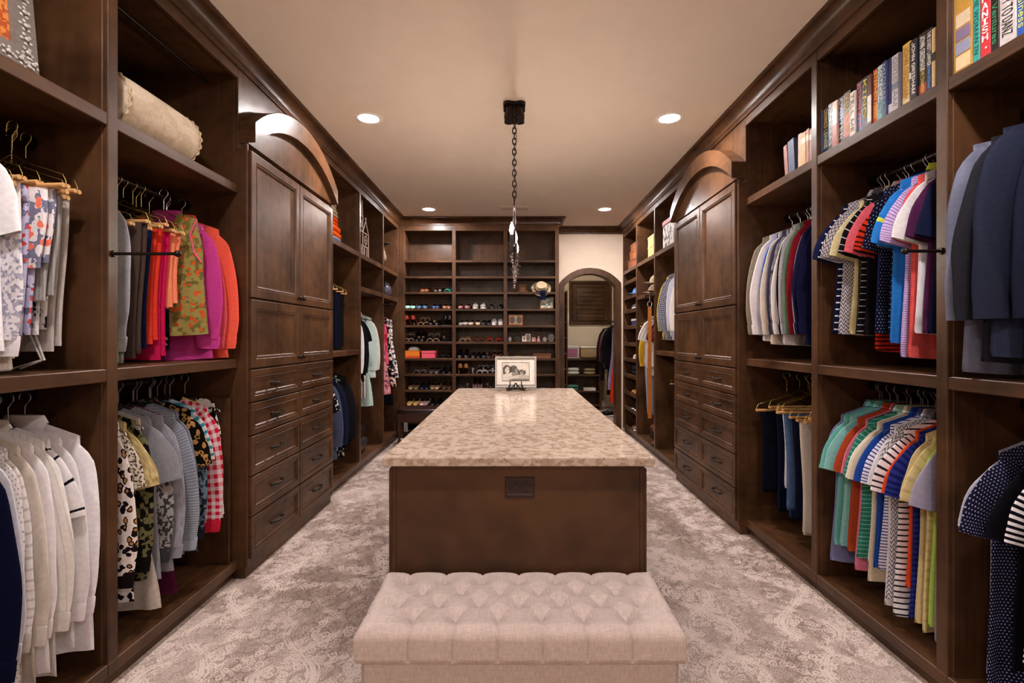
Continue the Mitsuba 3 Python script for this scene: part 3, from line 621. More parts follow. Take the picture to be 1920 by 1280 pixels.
def tint(h, k):
    c = np.array(lin(h)) * k; return tuple(np.clip(c, 0, .85))
def garment(s, xr, y, zrod, kind, desc, f, label, rng, lod=1, hang='slim', length=None, ph=0.0, group=None, scale=1.0, rotz=None, front=0.0, hgroup=None, f2=None, extra=None, flare=None, sp=.045, zmin=0.1):
    """one garment on its own hanger; s: side of the room the bay is on; the aisle end of the hanger is local +x"""
    drop = .10 if kind not in ('pants', 'skirt') else round(.09 + rng.uniform(0, .045), 2)
    tight = min(1.0, sp / .045)
    name = {'polo': 'polo_shirt', 'tee': 'shirt', 'long': 'sweater', 'shirt': 'shirt', 'jacket': 'jacket', 'top': 'top', 'dress': 'dress', 'pants': 'trousers', 'skirt': 'skirt', 'vest': 'vest'}[kind]
    if rotz is None: rotz = 2.5 * math.sin(ph * .9) + rng.uniform(-1.5, 1.5)
    ang = (180 if s > 0 else 0) + rotz      # local +x faces the aisle
    M = T().translate([xr - s * front, y, zrod - drop]).rotate([0, 0, 1], ang)
    hk = thing('clothes_hanger', f'{HWORDS[hang]} holding the {desc}', 'hanger', f'{HWORDS[hang]}s {hgroup}')
    for n, p in hanger_parts(hang, drop, lod): part(hk, n, p, M)
    k = thing(name, label, 'dress' if kind == 'dress' else name.replace('_', ' '), group)
    nS, nZ, nL = (30, 30, 14) if lod else (15, 12, 7)
    A = shape
    zmax = zrod - drop - zmin - .012
    if kind in ('pants', 'skirt'):
        L = min(length or .62, zmax - (.0 if extra != 'drawstring' else .02)); wt, wb = (.105, .088) if kind == 'pants' else (.13, .165)
        def leg(dy, off, LL):
            u = np.linspace(-1, 1, max(9, nS // 2)); v = np.linspace(0, 1, nZ); V, U = np.meshgrid(v, u, indexing='ij')
            X = off + U * (wt + (wb - wt) * V + .006 * np.sin(5 * V + ph)); Z = -.118 - V * (LL - .118)
            amp = .006 if kind == 'pants' else .012
            fy = dy + amp * np.sin(U * (2.4 if kind == 'pants' else 7) + ph + V) * (.3 + V); t = (.0085 if kind == 'pants' else .006) * np.sqrt(1 - .96 * U ** 2)
            fr = np.stack([X, fy - t, Z], -1); bk = np.stack([X, fy + t, Z], -1)[:, ::-1]
            m = grid(np.concatenate([fr, bk[:, 1:-1]], 1), wrap=True); return m, m.vertices[:, [0, 2]]
        off = rng.uniform(.03, .07)
        for i, dy in enumerate((-.0085, .0085) if kind == 'pants' else (0,)):
            m, uv = leg(dy, off + (.012 if i else 0), L - (.02 if i else 0))
            part(k, 'leg' if kind == 'pants' else 'panel', A(m, 'cloth', f, True, uv), M)
            if kind == 'pants':
                hemz = -(L - (.02 if i else 0)); hm = box(off + (.012 if i else 0) - wb - .001, off + (.012 if i else 0) + wb + .001, dy - .0, dy + .0, hemz, hemz + .03)
        if extra == 'drawstring':
            for q in (0, 1):
                pts = [(off - .02 + .05 * q, -.02, -.14), (off + .0 + .02 * q, -.026, -L * .9), (off + .05 + .01 * q, -.028, -L - .03), (off - .06 + .03 * q, -.03, -L - .062)]
                part(k, 'drawstring', A(tube(pts, .004, 6), 'cloth', f, 40), M)
        return k
    J = kind == 'jacket'
    SW = {'jacket': .228, 'dress': .185, 'top': .165, 'vest': .17}.get(kind, .20) * scale
    Wd = {'jacket': .25, 'dress': .20, 'top': .21, 'vest': .205}.get(kind, .235) * scale
    L = (length or {'jacket': .76, 'dress': 1.0, 'top': .60, 'polo': .70, 'tee': .68, 'long': .70, 'shirt': .74, 'vest': .58}[kind])
    L = min(L, zmax)
    th, amp = (.016, .007) if J else (.0085 * tight, .0105 * tight)
    slope = .24 if J else .36
    m, uv, _ = torso_mesh(SW, Wd, L, th, amp, ph, rng, nS, nZ, flare or (1.35 if kind == 'dress' else 1.06), slope=slope, scoop=.09 if kind in ('top', 'vest', 'dress') else .045)
    part(k, 'bodice' if kind == 'dress' else 'body', A(m, 'cloth', f, True, uv), M)
    zs = -slope * (SW - .07)
    fs = f2 if f2 is not None else f
    if kind in ('polo', 'tee'):
        for sg in (1, -1):
            r = rng.uniform(-.03, .025)
            m, uv, *_ = sleeve_mesh(sg, [(SW - .095, 0, zs - .055), (SW - .035, 0, zs - .125), (SW + .015 + r, -.004, zs - .20), (SW + .038 + r, -.006, zs - .285)], [.075, .098, .092, .086], [.004, .009 * tight, .011 * tight, .012 * tight], rng, nL, 20 if lod else 12, .005 * tight)
            part(k, 'sleeve', A(m, 'cloth', fs, True, uv), M)
    elif kind in ('long', 'shirt', 'jacket'):
        for sg in (1, -1):
            r = rng.uniform(-.02, .03); LL = .60 if not J else .62
            hm = [.07, .097, .088, .080, .072, .060] if not J else [.08, .098, .088, .082, .076, .07]
            hn = [.004, .009 * tight, .011 * tight, .012 * tight, .012 * tight, .011 * tight] if not J else [.01, .022, .028, .028, .027, .025]
            m, uv, pe, de, mj, H, N = sleeve_mesh(sg, [(SW - .09, 0, zs - .05), (SW - .035, -.002, zs - .12), (SW + .0 + r * .4, -.008, zs - .24), (SW + .018 + r, -.012, zs - .38), (SW + .022 + r, -.010, zs - .5), (SW + .02 + r, -.012, zs - LL)], hm, hn, rng, nL + 6, 20 if lod else 12, .006 * tight)
            sl = part(k, 'sleeve', A(m, 'cloth', fs, True, uv), M)
            if not J and lod:
                a = np.arange(20) * 2 * PI / 20
                Q = [[pe + de * q + mj * (H * w) * math.cos(t) + np.array([0, 1, 0]) * (N * w) * math.sin(t) for t in a] for q, w in ((-.014, 1.0), (-.012, 1.10), (.02, 1.06), (.05, .98), (.052, .9))]
                mm = grid(Q, wrap=True)
                part(sl, 'cuff', A(mm, 'cloth', fs, 40, None), M)
            if J and lod:
                for q in range(3):
                    b = pe - de * (.03 + .022 * q) + np.array([0, -N - .004, 0]) + mj * (-.03 * 1)
                    part(sl, 'button', A(ball(.007, b, 1, (1, .5, 1)), 'glossy', plain('#0c0b0d'), True), M)
    if kind in ('polo', 'shirt', 'jacket'):
        a = np.linspace(0, 2 * PI, 22 if lod else 12, endpoint=False)
        R = []
        for dz, e in ((-.012, 1.0), (.028, .96), (.034, 1.08), (.004, 1.32)):
            R.append([(.066 * e * math.cos(t), (min(.020, .36 * sp) if not J else .03) * e * math.sin(t), dz - .03 * (math.sin(t) < -.3) * (dz < .02) - .004) for t in a])
        part(k, 'collar', A(grid(R, wrap=True), 'cloth', fs, True, None), M)
    if J and lod:
        for sg in (1, -1):
            lap = Polygon([(.015 * sg, -.40), (.07 * sg, -.02), (.105 * sg, -.07), (.12 * sg, -.17), (.10 * sg, -.18)])
            part(k, 'lapel', A(fit(prism(lap, -.027, -.022), axes((0, 0, 0), (1, 0, 0), (0, 0, 1), (0, 1, 0))), 'cloth', f, False, None), M)
        part(k, 'chest_pocket', A(box(-.12, -.03, -.027, -.0235, -.24, -.215, .002), 'cloth', f, False, None), M)
    if kind == 'vest':
        for sg in (1, -1):
            pts = [(sg * (SW - .005), -.004, zs), (sg * (SW - .03), -.014, zs - .08), (sg * (SW - .01), -.012, zs - .17), (sg * (SW + .02), -.006, zs - .22)]
            part(k, 'trim_edge', A(tube(pts, .005, 6), 'cloth', plain('#d8607c'), 40), M)
    if extra == 'rollsleeve':
        part(k, 'sleeve_tab', A(box(SW - .01, SW + .045, -.034, -.026, zs - .44, zs - .415, .002), 'cloth', f, False, None), M)
    return k

SHORT = {}
def rack(tag, s, y0, y1, zrod, where, items, hang='slim', lod=1, seed=0, xr=None, zmin=None):
    """items from near to far; every label is closed by the garments on either side"""
    rng = np.random.default_rng(seed); n = len(items); xr = s * (FACE[s] + ROD) if xr is None else xr
    ys = np.linspace(y0, y1, n) if n > 1 else [y0]
    if zmin is None: zmin = (LM if s < 0 else RM) if zrod > 1.9 and tag != 'far' else .101
    for i, it in enumerate(items):
        kind, desc, f = it[:3]; o = dict(it[3]) if len(it) > 3 else {}
        if i == 0: tail = f'nearest on the {where}'
        elif i == n - 1: tail = f'farthest on the {where}'
        else:
            tail = f'right behind the {items[i - 1][1]}'
        label = f'{desc} {tail}'
        if len(label.split()) > 16: print('LONG', label)
        h = o.pop('hang', None) or ('dowel' if kind in ('pants', 'skirt') else hang)
        garment(s, xr + rng.uniform(-.008, .008), float(o.pop('y', ys[i])), zrod, kind, desc, f, label, rng, lod=lod, hang=h, ph=.22 * i + seed, front=o.pop('front', 0) + rng.uniform(-.016, .016), hgroup=f'on the {where}', sp=(y1 - y0) / max(1, n - 1), zmin=zmin, **o)

F = fab
WH, CR, NV, BK = '#e6e1e0', '#d9cfc4', '#191c33', '#15141a'
def near(*a): return a
rack('A', -1, 1.20, 1.84, LRU, 'upper rod of white clothes at left', [
    ('tee', 'white short sleeved top', plain('#e9e6e8'), {'y': 1.545, 'front': .03}),
    ('long', 'white jacket with grey floral sketches', F('floral', '#dedbe0', '#a3a3b4', '#8a8aa0', .018, .2), {'y': 1.57}),
    ('long', 'cream ribbed cardigan', F('rib', '#d4cabf', '#e4dbd0', period=.012), {'length': .74, 'y': 1.60, 'front': -.015}),
    ('shirt', 'long white linen jacket', plain('#ded8d2'), {'length': .80, 'y': 1.625, 'front': -.045}),
    ('pants', 'cream folded trousers', plain('#d6ccc0'), {'length': .55, 'y': 1.65, 'front': .0}),
    ('pants', 'plain white trousers', plain('#e4ddd6'), {'length': .74, 'front': .0, 'y': 1.67}),
    ('pants', 'lilac trousers with red blooms', F('floral', '#b9b4cc', '#6b6a86', '#c8484a', .035, .25), {'length': .66, 'y': 1.725, 'front': .0}),
    ('pants', 'white trousers with coral flowers', F('floral', '#e2dcdd', '#77778f', '#ea7a66', .038, .33), {'length': .40, 'y': 1.725, 'front': .10}),
    ('pants', 'grey pleated trousers', F('vstripe', '#8f8b89', '#a7a3a0', period=.015), {'length': .50, 'y': 1.755, 'front': .06}),
    ('pants', 'black and white damask trousers', F('blotch', '#dcd6d4', '#16161f', period=.022, duty=.52), {'length': .61, 'y': 1.787, 'front': .05}),
    ('pants', 'cream drawstring trousers', plain('#b9b0aa'), {'length': .70, 'extra': 'drawstring', 'y': 1.825, 'front': .05}),
], hang='wire', seed=11)
rack('A2', -1, 1.49, 1.83, LRL, 'lower rod of white clothes at left', [
    ('long', 'dark navy sweater', plain('#10132a'), {'length': .95, 'front': .07}),
    ('long', 'beige cable cardigan', F('rib', '#b39d8a', '#d2c2b2', period=.016), {'length': .84}),
    ('shirt', 'white cotton jacket with cuffs', plain('#d4d2da'), {'length': .84}),
    ('long', 'white eyelet jacket', F('dots', '#ddd7d4', '#9b938d', period=.012, duty=.42), {'length': .82}),
    ('long', 'white knit with sheer stripes', F('stripe', '#ddd8d6', '#c0b7b0', period=.03, duty=.25), {'length': .80}),
    ('shirt', 'cream crinkled shirt', F('heather', '#d9d0c6', '#c2b6a8', period=.02, duty=.8), {'length': .84}),
    ('long', 'pure white long sweater', plain('#e6e2e4'), {'length': .83}),
    ('shirt', 'white pleated shirt', F('vstripe', '#e2ded8', '#d2ccc6', period=.025, duty=.2), {'length': .86}),
    ('tee', 'white tee with black grid lines', F('stripe', '#dedadb', '#1b1a20', period=.085, duty=.10), {'length': .70}),
    ('long', 'soft white blouse', plain('#dfdbdc'), {'length': .80}),
    ('shirt', 'plain white long shirt', plain('#e4e0e4'), {'length': .84, 'front': .03}),
], hang='wire', seed=12)
rack('B', -1, 2.06, 2.715, LRU, 'upper rod of bright clothes at left', [
    ('top', 'lime green top', plain('#b3cf6e'), {'length': .74, 'front': -.045}),
    ('long', 'pale grey sweatshirt', F('heather', '#a7a6ae', '#8c8b94', period=.01), {'length': .78, 'front': -.045}),
    ('pants', 'near black brown trousers', plain('#2a201c'), {'length': .66}),
    ('pants', 'dark brown trousers', plain('#4a3c35'), {'length': .72}),
    ('pants', 'navy corduroy trousers', F('vstripe', '#141a30', '#1c2440', period=.008), {'length': .66}),
    ('pants', 'dark navy jeans', F('heather', '#16203e', '#22305a', period=.01), {'length': .70}),
    ('pants', 'vermilion trousers', plain('#d9412f'), {'length': .68}),
    ('pants', 'crimson magenta trousers', plain('#c21e52'), {'length': .80}),
    ('pants', 'peach drawstring trousers', plain('#ec8f6c'), {'length': .48, 'extra': 'drawstring'}),
    ('pants', 'black flowered trousers', F('floral', '#0d0d14', '#1a1a26', '#c8848c', .03, .22), {'length': .72, 'front': -.05}),
    ('vest', 'green and gold tapestry vest with flowers', F('floral', '#988d50', '#6e6838', '#cc6030', .034, .30), {'length': .62, 'front': .06}),
    ('pants', 'blue flowered trousers', F('floral', '#6d6a3a', '#2f62b4', '#3d76c4', .03, .3), {'length': .60, 'front': -.045}),
    ('shirt', 'hot magenta shirt', plain('#c2408c'), {'length': .82}),
    ('long', 'dusty rose blouse', plain('#c4505c'), {'length': .82, 'front': -.04}),
    ('shirt', 'bright coral shirt with rolled sleeve', plain('#e9604c'), {'length': .80, 'extra': 'rollsleeve', 'front': .02}),
], hang='wire', seed=13)
rack('B2', -1, 2.02, 2.705, LRL, 'lower rod of prints at left', [
    ('long', 'cream blouse with black and tan spots', F('leopard', '#e2d7cf', '#1d1518', '#a8784c', .030, .60), {'length': .72}),
    ('top', 'white top with black spots', F('leopard', '#e6e0e2', '#17131a', '#17131a', .038, .35), {'length': .78, 'front': .05}),
    ('tee', 'snakeskin print tee', F('leopard', '#cfc4b2', '#3b342c', '#8a7c68', .012, .5), {'front': -0.03, 'length': .60}),
    ('tee', 'gold sequin top', F('heather', '#8f7846', '#d6c490', period=.006, duty=1), {'length': .58, 'front': -.02}),
    ('long', 'olive black flowered blouse', F('blotch', '#6e6a48', '#181714', period=0.0186, duty=.5), {'length': .74}),
    ('dress', 'long cream skirted dress', plain('#bdb2a6'), {'length': .88}),
    ('tee', 'mid grey tee', F('heather', '#8f8f96', '#7a7a82', period=.008), {'front': 0.035, 'length': .76}),
    ('long', 'grey snake print blouse', F('blotch', '#9a9696', '#3c3a3e', period=0.0112, duty=.5), {'front': -0.03, 'length': .70}),
    ('long', 'heather grey sweater', F('heather', '#85858f', '#a2a2aa', period=.006, duty=.9), {'front': 0.04, 'length': .76}),
    ('dress', 'burgundy dress', plain('#4a1830'), {'length': .88}),
    ('tee', 'coral and white printed tee', F('blotch', '#d8cfcc', '#a5524c', period=0.0136, duty=.5), {'front': -0.03, 'length': .64}),
    ('long', 'slate striped sweater', F('stripe', '#7c828e', '#9aa0aa', period=.012), {'front': 0.03, 'length': .72}),
    ('long', 'fine grey marl cardigan', F('heather', '#777a86', '#8f929e', period=.006), {'front': 0.02, 'length': .66}),
    ('tee', 'deep teal tee', plain('#1d5868'), {'front': -0.03, 'length': .72}),
    ('tee', 'black leopard print blouse', F('leopard', '#16130f', '#b98a54', '#3a2412', .034, .6), {'front': 0.02, 'length': .58, 'f2': None}),
    ('long', 'blue mottled print blouse', F('blotch', '#6c8394', '#2a2c38', period=0.0136, duty=.48), {'front': -0.01, 'length': .76}),
    ('tee', 'sky blue tee', plain('#4f9fc0'), {'front': -0.02, 'length': .60}),
    ('tee', 'teal and coral striped tee', F('stripe', '#e4e0dc', '#3f93a0', period=.035, duty=.4), {'front': -0.03, 'length': .66}),
    ('long', 'red gingham shirt', F('check', '#e8d4d8', '#cc1f3a', period=.038), {'front': 0.03, 'length': .70}),
    ('tee', 'plain black tee', plain('#131217'), {'front': -0.03, 'length': .60}),
    ('top', 'yellow top', plain('#dcc64a'), {'length': .70}),
    ('top', 'black and white bird print top', F('blotch', '#141318', '#e6e2e0', period=0.0341, duty=.5), {'length': .66, 'front': .06}),
], hang='wire', seed=14)
rack('C', -1, 4.20, 4.86, 2.02, 'upper rod past the left tower', [
    ('pants', 'black dress trousers', plain('#14141a')), ('pants', 'charcoal trousers', plain('#26262b')), ('pants', 'dark grey trousers', plain('#2b2a2f'), {'length': .70}),
    ('pants', 'inky black trousers', plain('#101016'), {'length': .72}), ('pants', 'midnight navy trousers', plain('#141626'), {'length': .72}), ('pants', 'soft black trousers', plain('#17171b'), {'length': .70}),
], lod=0, seed=15)
rack('C2', -1, 4.18, 4.84, 1.12, 'lower rod past the left tower', [
    ('dress', 'purple and white print dress', F('blotch', '#d8d2d6', '#3a2440', period=0.0248), {'length': .80}), ('tee', 'black tee with white patches', F('blotch', '#101014', '#dcdce0', period=0.0558, duty=.58)),
    ('tee', 'black and white script print tee', F('blotch', '#d5d2d4', '#1a1a20', period=0.0155), {'length': .76}), ('long', 'slate blue sweater', plain('#4a5068'), {'length': .76}),
    ('long', 'navy cardigan with white edging', F('vstripe', '#1d2136', '#c8c8d0', period=.2, duty=.1)), ('long', 'solid black cardigan', plain('#17161a'), {'length': .70, 'hang': 'mint'}),
    ('top', 'black and ivory leaf print top', F('blotch', '#c9c1b4', '#1b1a1c', period=0.0186, duty=.5), {'length': .80}), ('long', 'black cardigan with pale print', plain('#1c1b20'), {'length': .68}),
], lod=0, seed=16)
rack('D', -1, 5.07, 5.80, 1.73, 'rod of long dresses at left', [
    ('dress', 'white dress with black florals', F('blotch', '#dad5d6', '#2a2830', period=0.0248, duty=.55), {'length': .92}), ('shirt', 'crisp white blouse', plain('#e3dfe2')),
    ('long', 'black knit jacket', plain('#17161a'), {'length': .74}), ('tee', 'black short sleeved top', plain('#121116')), ('skirt', 'grey and white striped skirt', F('vstripe', '#d8d3d2', '#6d6668', period=.03), {'length': .92}),
    ('dress', 'mint lace dress', F('dots', '#a9c9c2', '#dfe6e2', period=.02, duty=.55), {'length': 1.04}), ('long', 'pale mint lace jacket', F('dots', '#bdd5ce', '#e6ebe8', period=.014, duty=.6), {'length': .72}),
    ('shirt', 'white blouse with pink tint', plain('#e6d9d8')),
], lod=0, seed=17)
rack('E', -1, 5.97, 6.56, 1.73, 'corner rod below the owl', [
    ('dress', 'pink floral dress', F('floral', '#d99aa0', '#b0585c', '#8c4a6a', .05, .3), {'length': .95, 'front': .09}), ('top', 'magenta and red top', F('blotch', '#b02c4a', '#d95a7c', period=0.0496), {'front': .09}),
    ('dress', 'rust patterned dress', F('blotch', '#9c5a44', '#3c3030', period=0.0248), {'length': .98}), ('dress', 'grey green dress', plain('#7f8f86'), {'length': .8, 'front': -.02}), ('dress', 'black dress with peach blossoms', F('floral', '#17161c', '#d8a08c', '#d8c8c0', .05, .3), {'length': .9, 'front': .07}),
    ('dress', 'long black dress', plain('#121116'), {'length': 1.15}), ('dress', 'white and black floral dress', F('floral', '#d5cfcd', '#3a3840', '#3a3840', .04, .3), {'length': .8, 'front': .06}),
], lod=0, seed=18)
# right-hand side
rack('RA', 1, 1.55, 1.765, RRU, 'upper rod of suits at right', [
    ('jacket', 'dark navy suit jacket', plain('#1d2030'), {'length': .80}),
    ('jacket', 'midnight blue suit jacket', plain('#262a3a'), {'length': .78, 'front': .06}),
    ('jacket', 'charcoal suit jacket', plain('#26262c'), {'length': .80, 'front': .03}),
    ('jacket', 'grey blue velvet blazer', F('heather', '#5f6274', '#7c8094', period=.02, duty=.8), {'length': .84, 'front': .05}),
], hang='slim', seed=21)
rack('RA2', 1, 1.36, 1.74, RRL, 'lower rod of polos at far right', [
    ('polo', 'white nautical polo', plain('#d8d6da'), {'front': .02}), ('polo', 'brick red polo', plain('#a02a26'), {'front': .04}), ('polo', 'light blue striped polo', F('stripe', '#9fb8cc', '#c2d2e0', period=.02), {'length': .86}),
    ('polo', 'plain white polo', plain('#dcdadd'), {'length': .80}), ('polo', 'white polo with narrow black stripes', F('stripe', '#dedbdc', '#1b1a22', period=.012, duty=.45)),
    ('polo', 'white polo with broad black stripes', F('stripe', '#dcd9da', '#15141a', period=.018, duty=.5)), ('polo', 'black polo with white piping', plain('#131217'), {'length': .76}),
    ('polo', 'navy polo with white dots', F('dots', '#1a1a30', '#9c9cb4', period=.011, duty=.42), {'length': .86, 'front': .02}), ('polo', 'pale blue grey polo', F('heather', '#a9a9b6', '#bdbdc8', period=.01), {'length': .82}),
], hang='wire', seed=22)
rack('RB', 1, 1.96, 2.55, RRU, 'upper rod of polos at right', [
    ('polo', 'navy polo with white hem', plain('#1a1f38')), ('polo', 'deep plum polo', plain('#4c2446')), ('polo', 'white and blue yoked polo', plain('#dcd8dc'), {'f2': plain('#e2dedf')}), ('polo', 'coral red polo', plain('#cf5450'), {'length': .80, 'front': .005}),
    ('polo', 'lilac pinstriped polo', F('stripe', '#c3b0dc', '#7a62a8', period=.010, duty=.25), {'length': .80, 'front': .03}), ('polo', 'bright blue polo with lime stripes', plain('#2a72bc'), {'length': .74, 'front': .035, 'f2': F('stripe', '#2f7cc8', '#c6d64c', period=.19, duty=.07)}),
    ('polo', 'grey blue micro check polo', F('check', '#8b90a4', '#3c4258', period=.008)), ('polo', 'navy polo with thin white stripes', F('stripe', '#191d30', '#c2c6d0', period=.026, duty=.1)),
    ('polo', 'dark navy dotted polo', F('dots', '#15172a', '#a8a8b8', period=.014, duty=.3)), ('polo', 'indigo polo', plain('#2c3468')), ('tee', 'vivid red and black print tee', F('stripe', '#cc3420', '#33140f', period=.02, duty=.35), {'length': .78, 'front': -.045}),
    ('polo', 'black polo with coral shoulders', plain('#1a181e'), {'f2': plain('#d8616c')}), ('polo', 'black polo with white rows', F('stripe', '#17161c', '#c8c4c4', period=.03, duty=.12)), ('polo', 'olive brown patterned polo', F('check', '#5a5446', '#2b271f', period=.018)),
    ('polo', 'cream yellow polo', plain('#d8cc9a')), ('polo', 'grey geometric print polo', F('herring', '#c4bcc0', '#5f5c6a', period=.02)), ('polo', 'navy polo with bold white stripes', F('stripe', '#171b30', '#d8d8dc', period=.034, duty=.2)), ('polo', 'royal navy plain polo', plain('#20264c')),
], hang='wire', seed=23)
rack('RB2', 1, 1.95, 2.55, RRL, 'lower rod of polos at right', [
    ('polo', 'lavender grey polo', plain('#9d97ac'), {'length': .84}), ('polo', 'lime green polo', plain('#b4d060'), {'length': .80}), ('polo', 'pale yellow ribbed polo', F('stripe', '#d2bf8a', '#c4af78', period=.04, duty=.3), {'length': .84}), ('polo', 'sand yellow polo', plain('#c8b688'), {'length': .82}),
    ('polo', 'royal navy striped polo', F('stripe', '#1c2260', '#2c3480', period=.022), {'length': .82}), ('polo', 'orange red polo', plain('#e0502a')), ('polo', 'white polo with black line bands', F('stripe', '#e2dee0', '#2e2a30', period=.024, duty=.3), {'length': .84}),
    ('polo', 'ivory polo', plain('#dcd6d0'), {'length': .86}), ('polo', 'white and grey herringbone polo', F('herring', '#d9d4d6', '#77717c', period=.02), {'length': .80}), ('polo', 'soft white polo', plain('#e0dcde'), {'length': .84}),
    ('polo', 'white polo with blue pinstripes', F('stripe', '#dcdae4', '#4a4c86', period=.014, duty=.35)), ('polo', 'bright royal blue polo', plain('#24489a')), ('polo', 'cream beige polo', plain('#d9cbae'), {'length': .78}), ('polo', 'warm white polo', plain('#e2dcd6')),
    ('polo', 'green polo with pale rows', F('stripe', '#2f7e6c', '#9cc4b8', period=.02, duty=.14)), ('polo', 'jet black polo', plain('#141318')), ('polo', 'candy pink polo', plain('#e2809c'), {'length': .78}), ('polo', 'rust brown polo', plain('#a84a2c')),
    ('polo', 'turquoise printed polo', F('blotch', '#58a8c4', '#3c86b0', period=0.0093)), ('polo', 'pale mint polo', plain('#8cc4bc')), ('polo', 'aqua green polo', plain('#6fb4ae')), ('polo', 'periwinkle grey long polo', plain('#7a7ea6'), {'length': .80}),
], hang='wire', seed=24)
rack('RC', 1, 2.74, 3.34, RRU, 'sweater rod at right', [
    ('long', 'deep navy sweater', plain('#191a38')), ('long', 'navy cotton sweater', plain('#1f2140'), {'length': .76}), ('long', 'ash grey sweater', plain('#9d9ba4')), ('long', 'dark red sweater', plain('#7e1c28')), ('long', 'sage green sweatshirt', F('heather', '#5d7a62', '#6d8a70', period=.01)),
    ('long', 'light grey sweater', F('heather', '#b0aeb4', '#9a98a0', period=.01)), ('long', 'black fine sweater', plain('#17171c')), ('shirt', 'off white pullover', plain('#dcd6d8'), {'length': .76}), ('long', 'dark boucle sweater', F('heather', '#26242a', '#b8b4b8', period=.006, duty=.7)),
    ('long', 'blue grey sweater', plain('#43465e')), ('long', 'cream sweatshirt', plain('#d9cdbc'), {'length': .76}), ('long', 'cobalt trimmed sweater', plain('#3056a4'), {'front': -.03}), ('long', 'white sweatshirt', plain('#e3dedf')), ('long', 'snow white sweater', plain('#dfd9da'), {'length': .74}), ('long', 'taupe sweater', plain('#8d8474')),
], hang='wire', seed=25)
rack('RC2', 1, 2.76, 3.30, RRL, 'rod of jeans at right', [
    ('pants', 'stone grey trousers', plain('#b0adb4'), {'length': .74, 'front': .0}), ('pants', 'off white trousers', plain('#d6cfc8'), {'length': .78}), ('pants', 'black wool trousers', plain('#17151a')), ('pants', 'cream chinos', plain('#cfc4b6'), {'length': .80}), ('pants', 'dark navy chinos', plain('#16182a'), {'length': .74}),
    ('pants', 'faded blue jeans', F('heather', '#41587e', '#5a7298', period=.01), {'length': .72, 'front': .05}), ('pants', 'indigo jeans', F('heather', '#22304e', '#33456a', period=.01), {'length': .80}), ('pants', 'white jeans', plain('#d8d4d8')), ('pants', 'very dark denim jeans', plain('#141a2c'), {'length': .80, 'front': .03}), ('pants', 'blue black trousers', plain('#12141f'), {'length': .66, 'front': .06}),
], seed=26)
rack('RD', 1, 4.95, 5.52, RRU, 'upper rod past the right tower', [
    ('shirt', 'black and white gingham shirt', F('check', '#c8c4c4', '#1c1b22', period=.016)), ('shirt', 'ivory shirt', plain('#dfd9d2')), ('shirt', 'pale lilac shirt', plain('#b9b9cc')), ('shirt', 'white oxford shirt', plain('#d8d8de')), ('shirt', 'navy check shirt', F('check', '#a8acb8', '#1d2236', period=.018)),
    ('long', 'pale butter yellow sweater', plain('#dccf8a')), ('shirt', 'yellow shirt', plain('#d8b94e')),
], lod=0, seed=27)
rack('RD2', 1, 5.0, 5.3, RRL, 'lower rod past the right tower', [('pants', 'navy work trousers', plain('#161a2a'), {'length': .80}), ('pants', 'charcoal folded trousers', plain('#22232c'), {'length': .68})], lod=0, seed=28)
rack('RE', 1, 5.74, 6.30, 1.74, 'rod beside the caps at right', [
    ('tee', 'black and red print tee', F('blotch', '#1c1418', '#8c3a30', period=.03), {'length': .66}), ('polo', 'burgundy polo', plain('#4e1424'), {'length': .60}),
    ('tee', 'white pinstriped jersey', F('vstripe', '#dcd8d4', '#4a4648', period=.035, duty=.12), {'front': .10, 'length': .62}), ('shirt', 'thin white shirt', plain('#d4d2d4')), ('pants', 'pale grey check trousers', F('pane', '#a2a4ae', '#6a6c78', period=.04, duty=.12), {'length': 1.24, 'front': .08}),
    ('pants', 'grey plaid trousers', F('pane', '#8d8f9c', '#50525e', period=.03, duty=.15), {'length': .92, 'front': .10}), ('long', 'mustard yellow sweater', plain('#d0a030'), {'front': -.03}),
], lod=0, seed=29)
# small room beyond the arch: clothes on a wall rod along its right side

# ================================================================== SMALL ROOM BEYOND THE ARCH
def rack_far():
    rng = np.random.default_rng(31); global FACE
    items = [('dress', 'long orange red dress', plain('#c43a24'), {'length': 1.30}), ('dress', 'purple sequined dress', F('heather', '#7d6c92', '#b9aacb', period=.01), {'length': 1.1}), ('jacket', 'long black coat', plain('#17161a'), {'length': 1.2}), ('jacket', 'black wool jacket', plain('#1d1b1e')),
             ('jacket', 'taupe coat', plain('#7d6c58'), {'length': 1.0}), ('jacket', 'grey tweed jacket', plain('#56535a')), ('long', 'dark red sweater jacket', plain('#7e2430')), ('jacket', 'charcoal winter coat', plain('#232228'), {'length': 1.0})]
    rack('far', 1, 8.45, 9.25, 1.66, 'rod beyond the arch', items, lod=0, seed=31, xr=1.88)
rack_far()
k = thing('clothes_rail', 'dark clothes rail along the small room beyond the arch', 'rail')
part(k, 'rod', mikit.ply(tube([(1.88, 8.3, 1.66), (1.88, FARY, 1.66)], .0145, 12), 'bronze', smooth=40))
part(k, 'bracket', mikit.ply(box(1.86, XR + .15, 8.30, 8.32, 1.63, 1.65, .003), 'bronze'))
k = thing('window_shutter', 'dark wood shuttered window on the wall beyond the arch', 'window shutter')
sx0, sx1, sz0, sz1 = 1.09, 1.92, 1.615, 2.47
SM = axes(((sx0 + sx1) / 2, FARY, (sz0 + sz1) / 2), (1, 0, 0), (0, 0, 1), (0, -1, 0))
fr, pn = panel_front(sx1 - sx0, sz1 - sz0, [(0, 0), (0, .03), (.012, .042), (.045, .04), (.06, .022), (.075, .02)])
part(k, 'frame', mikit.ply(fit(fr, SM), 'wood_across')); part(k, 'backing', mikit.ply(fit(pn, SM), 'wood_across'))
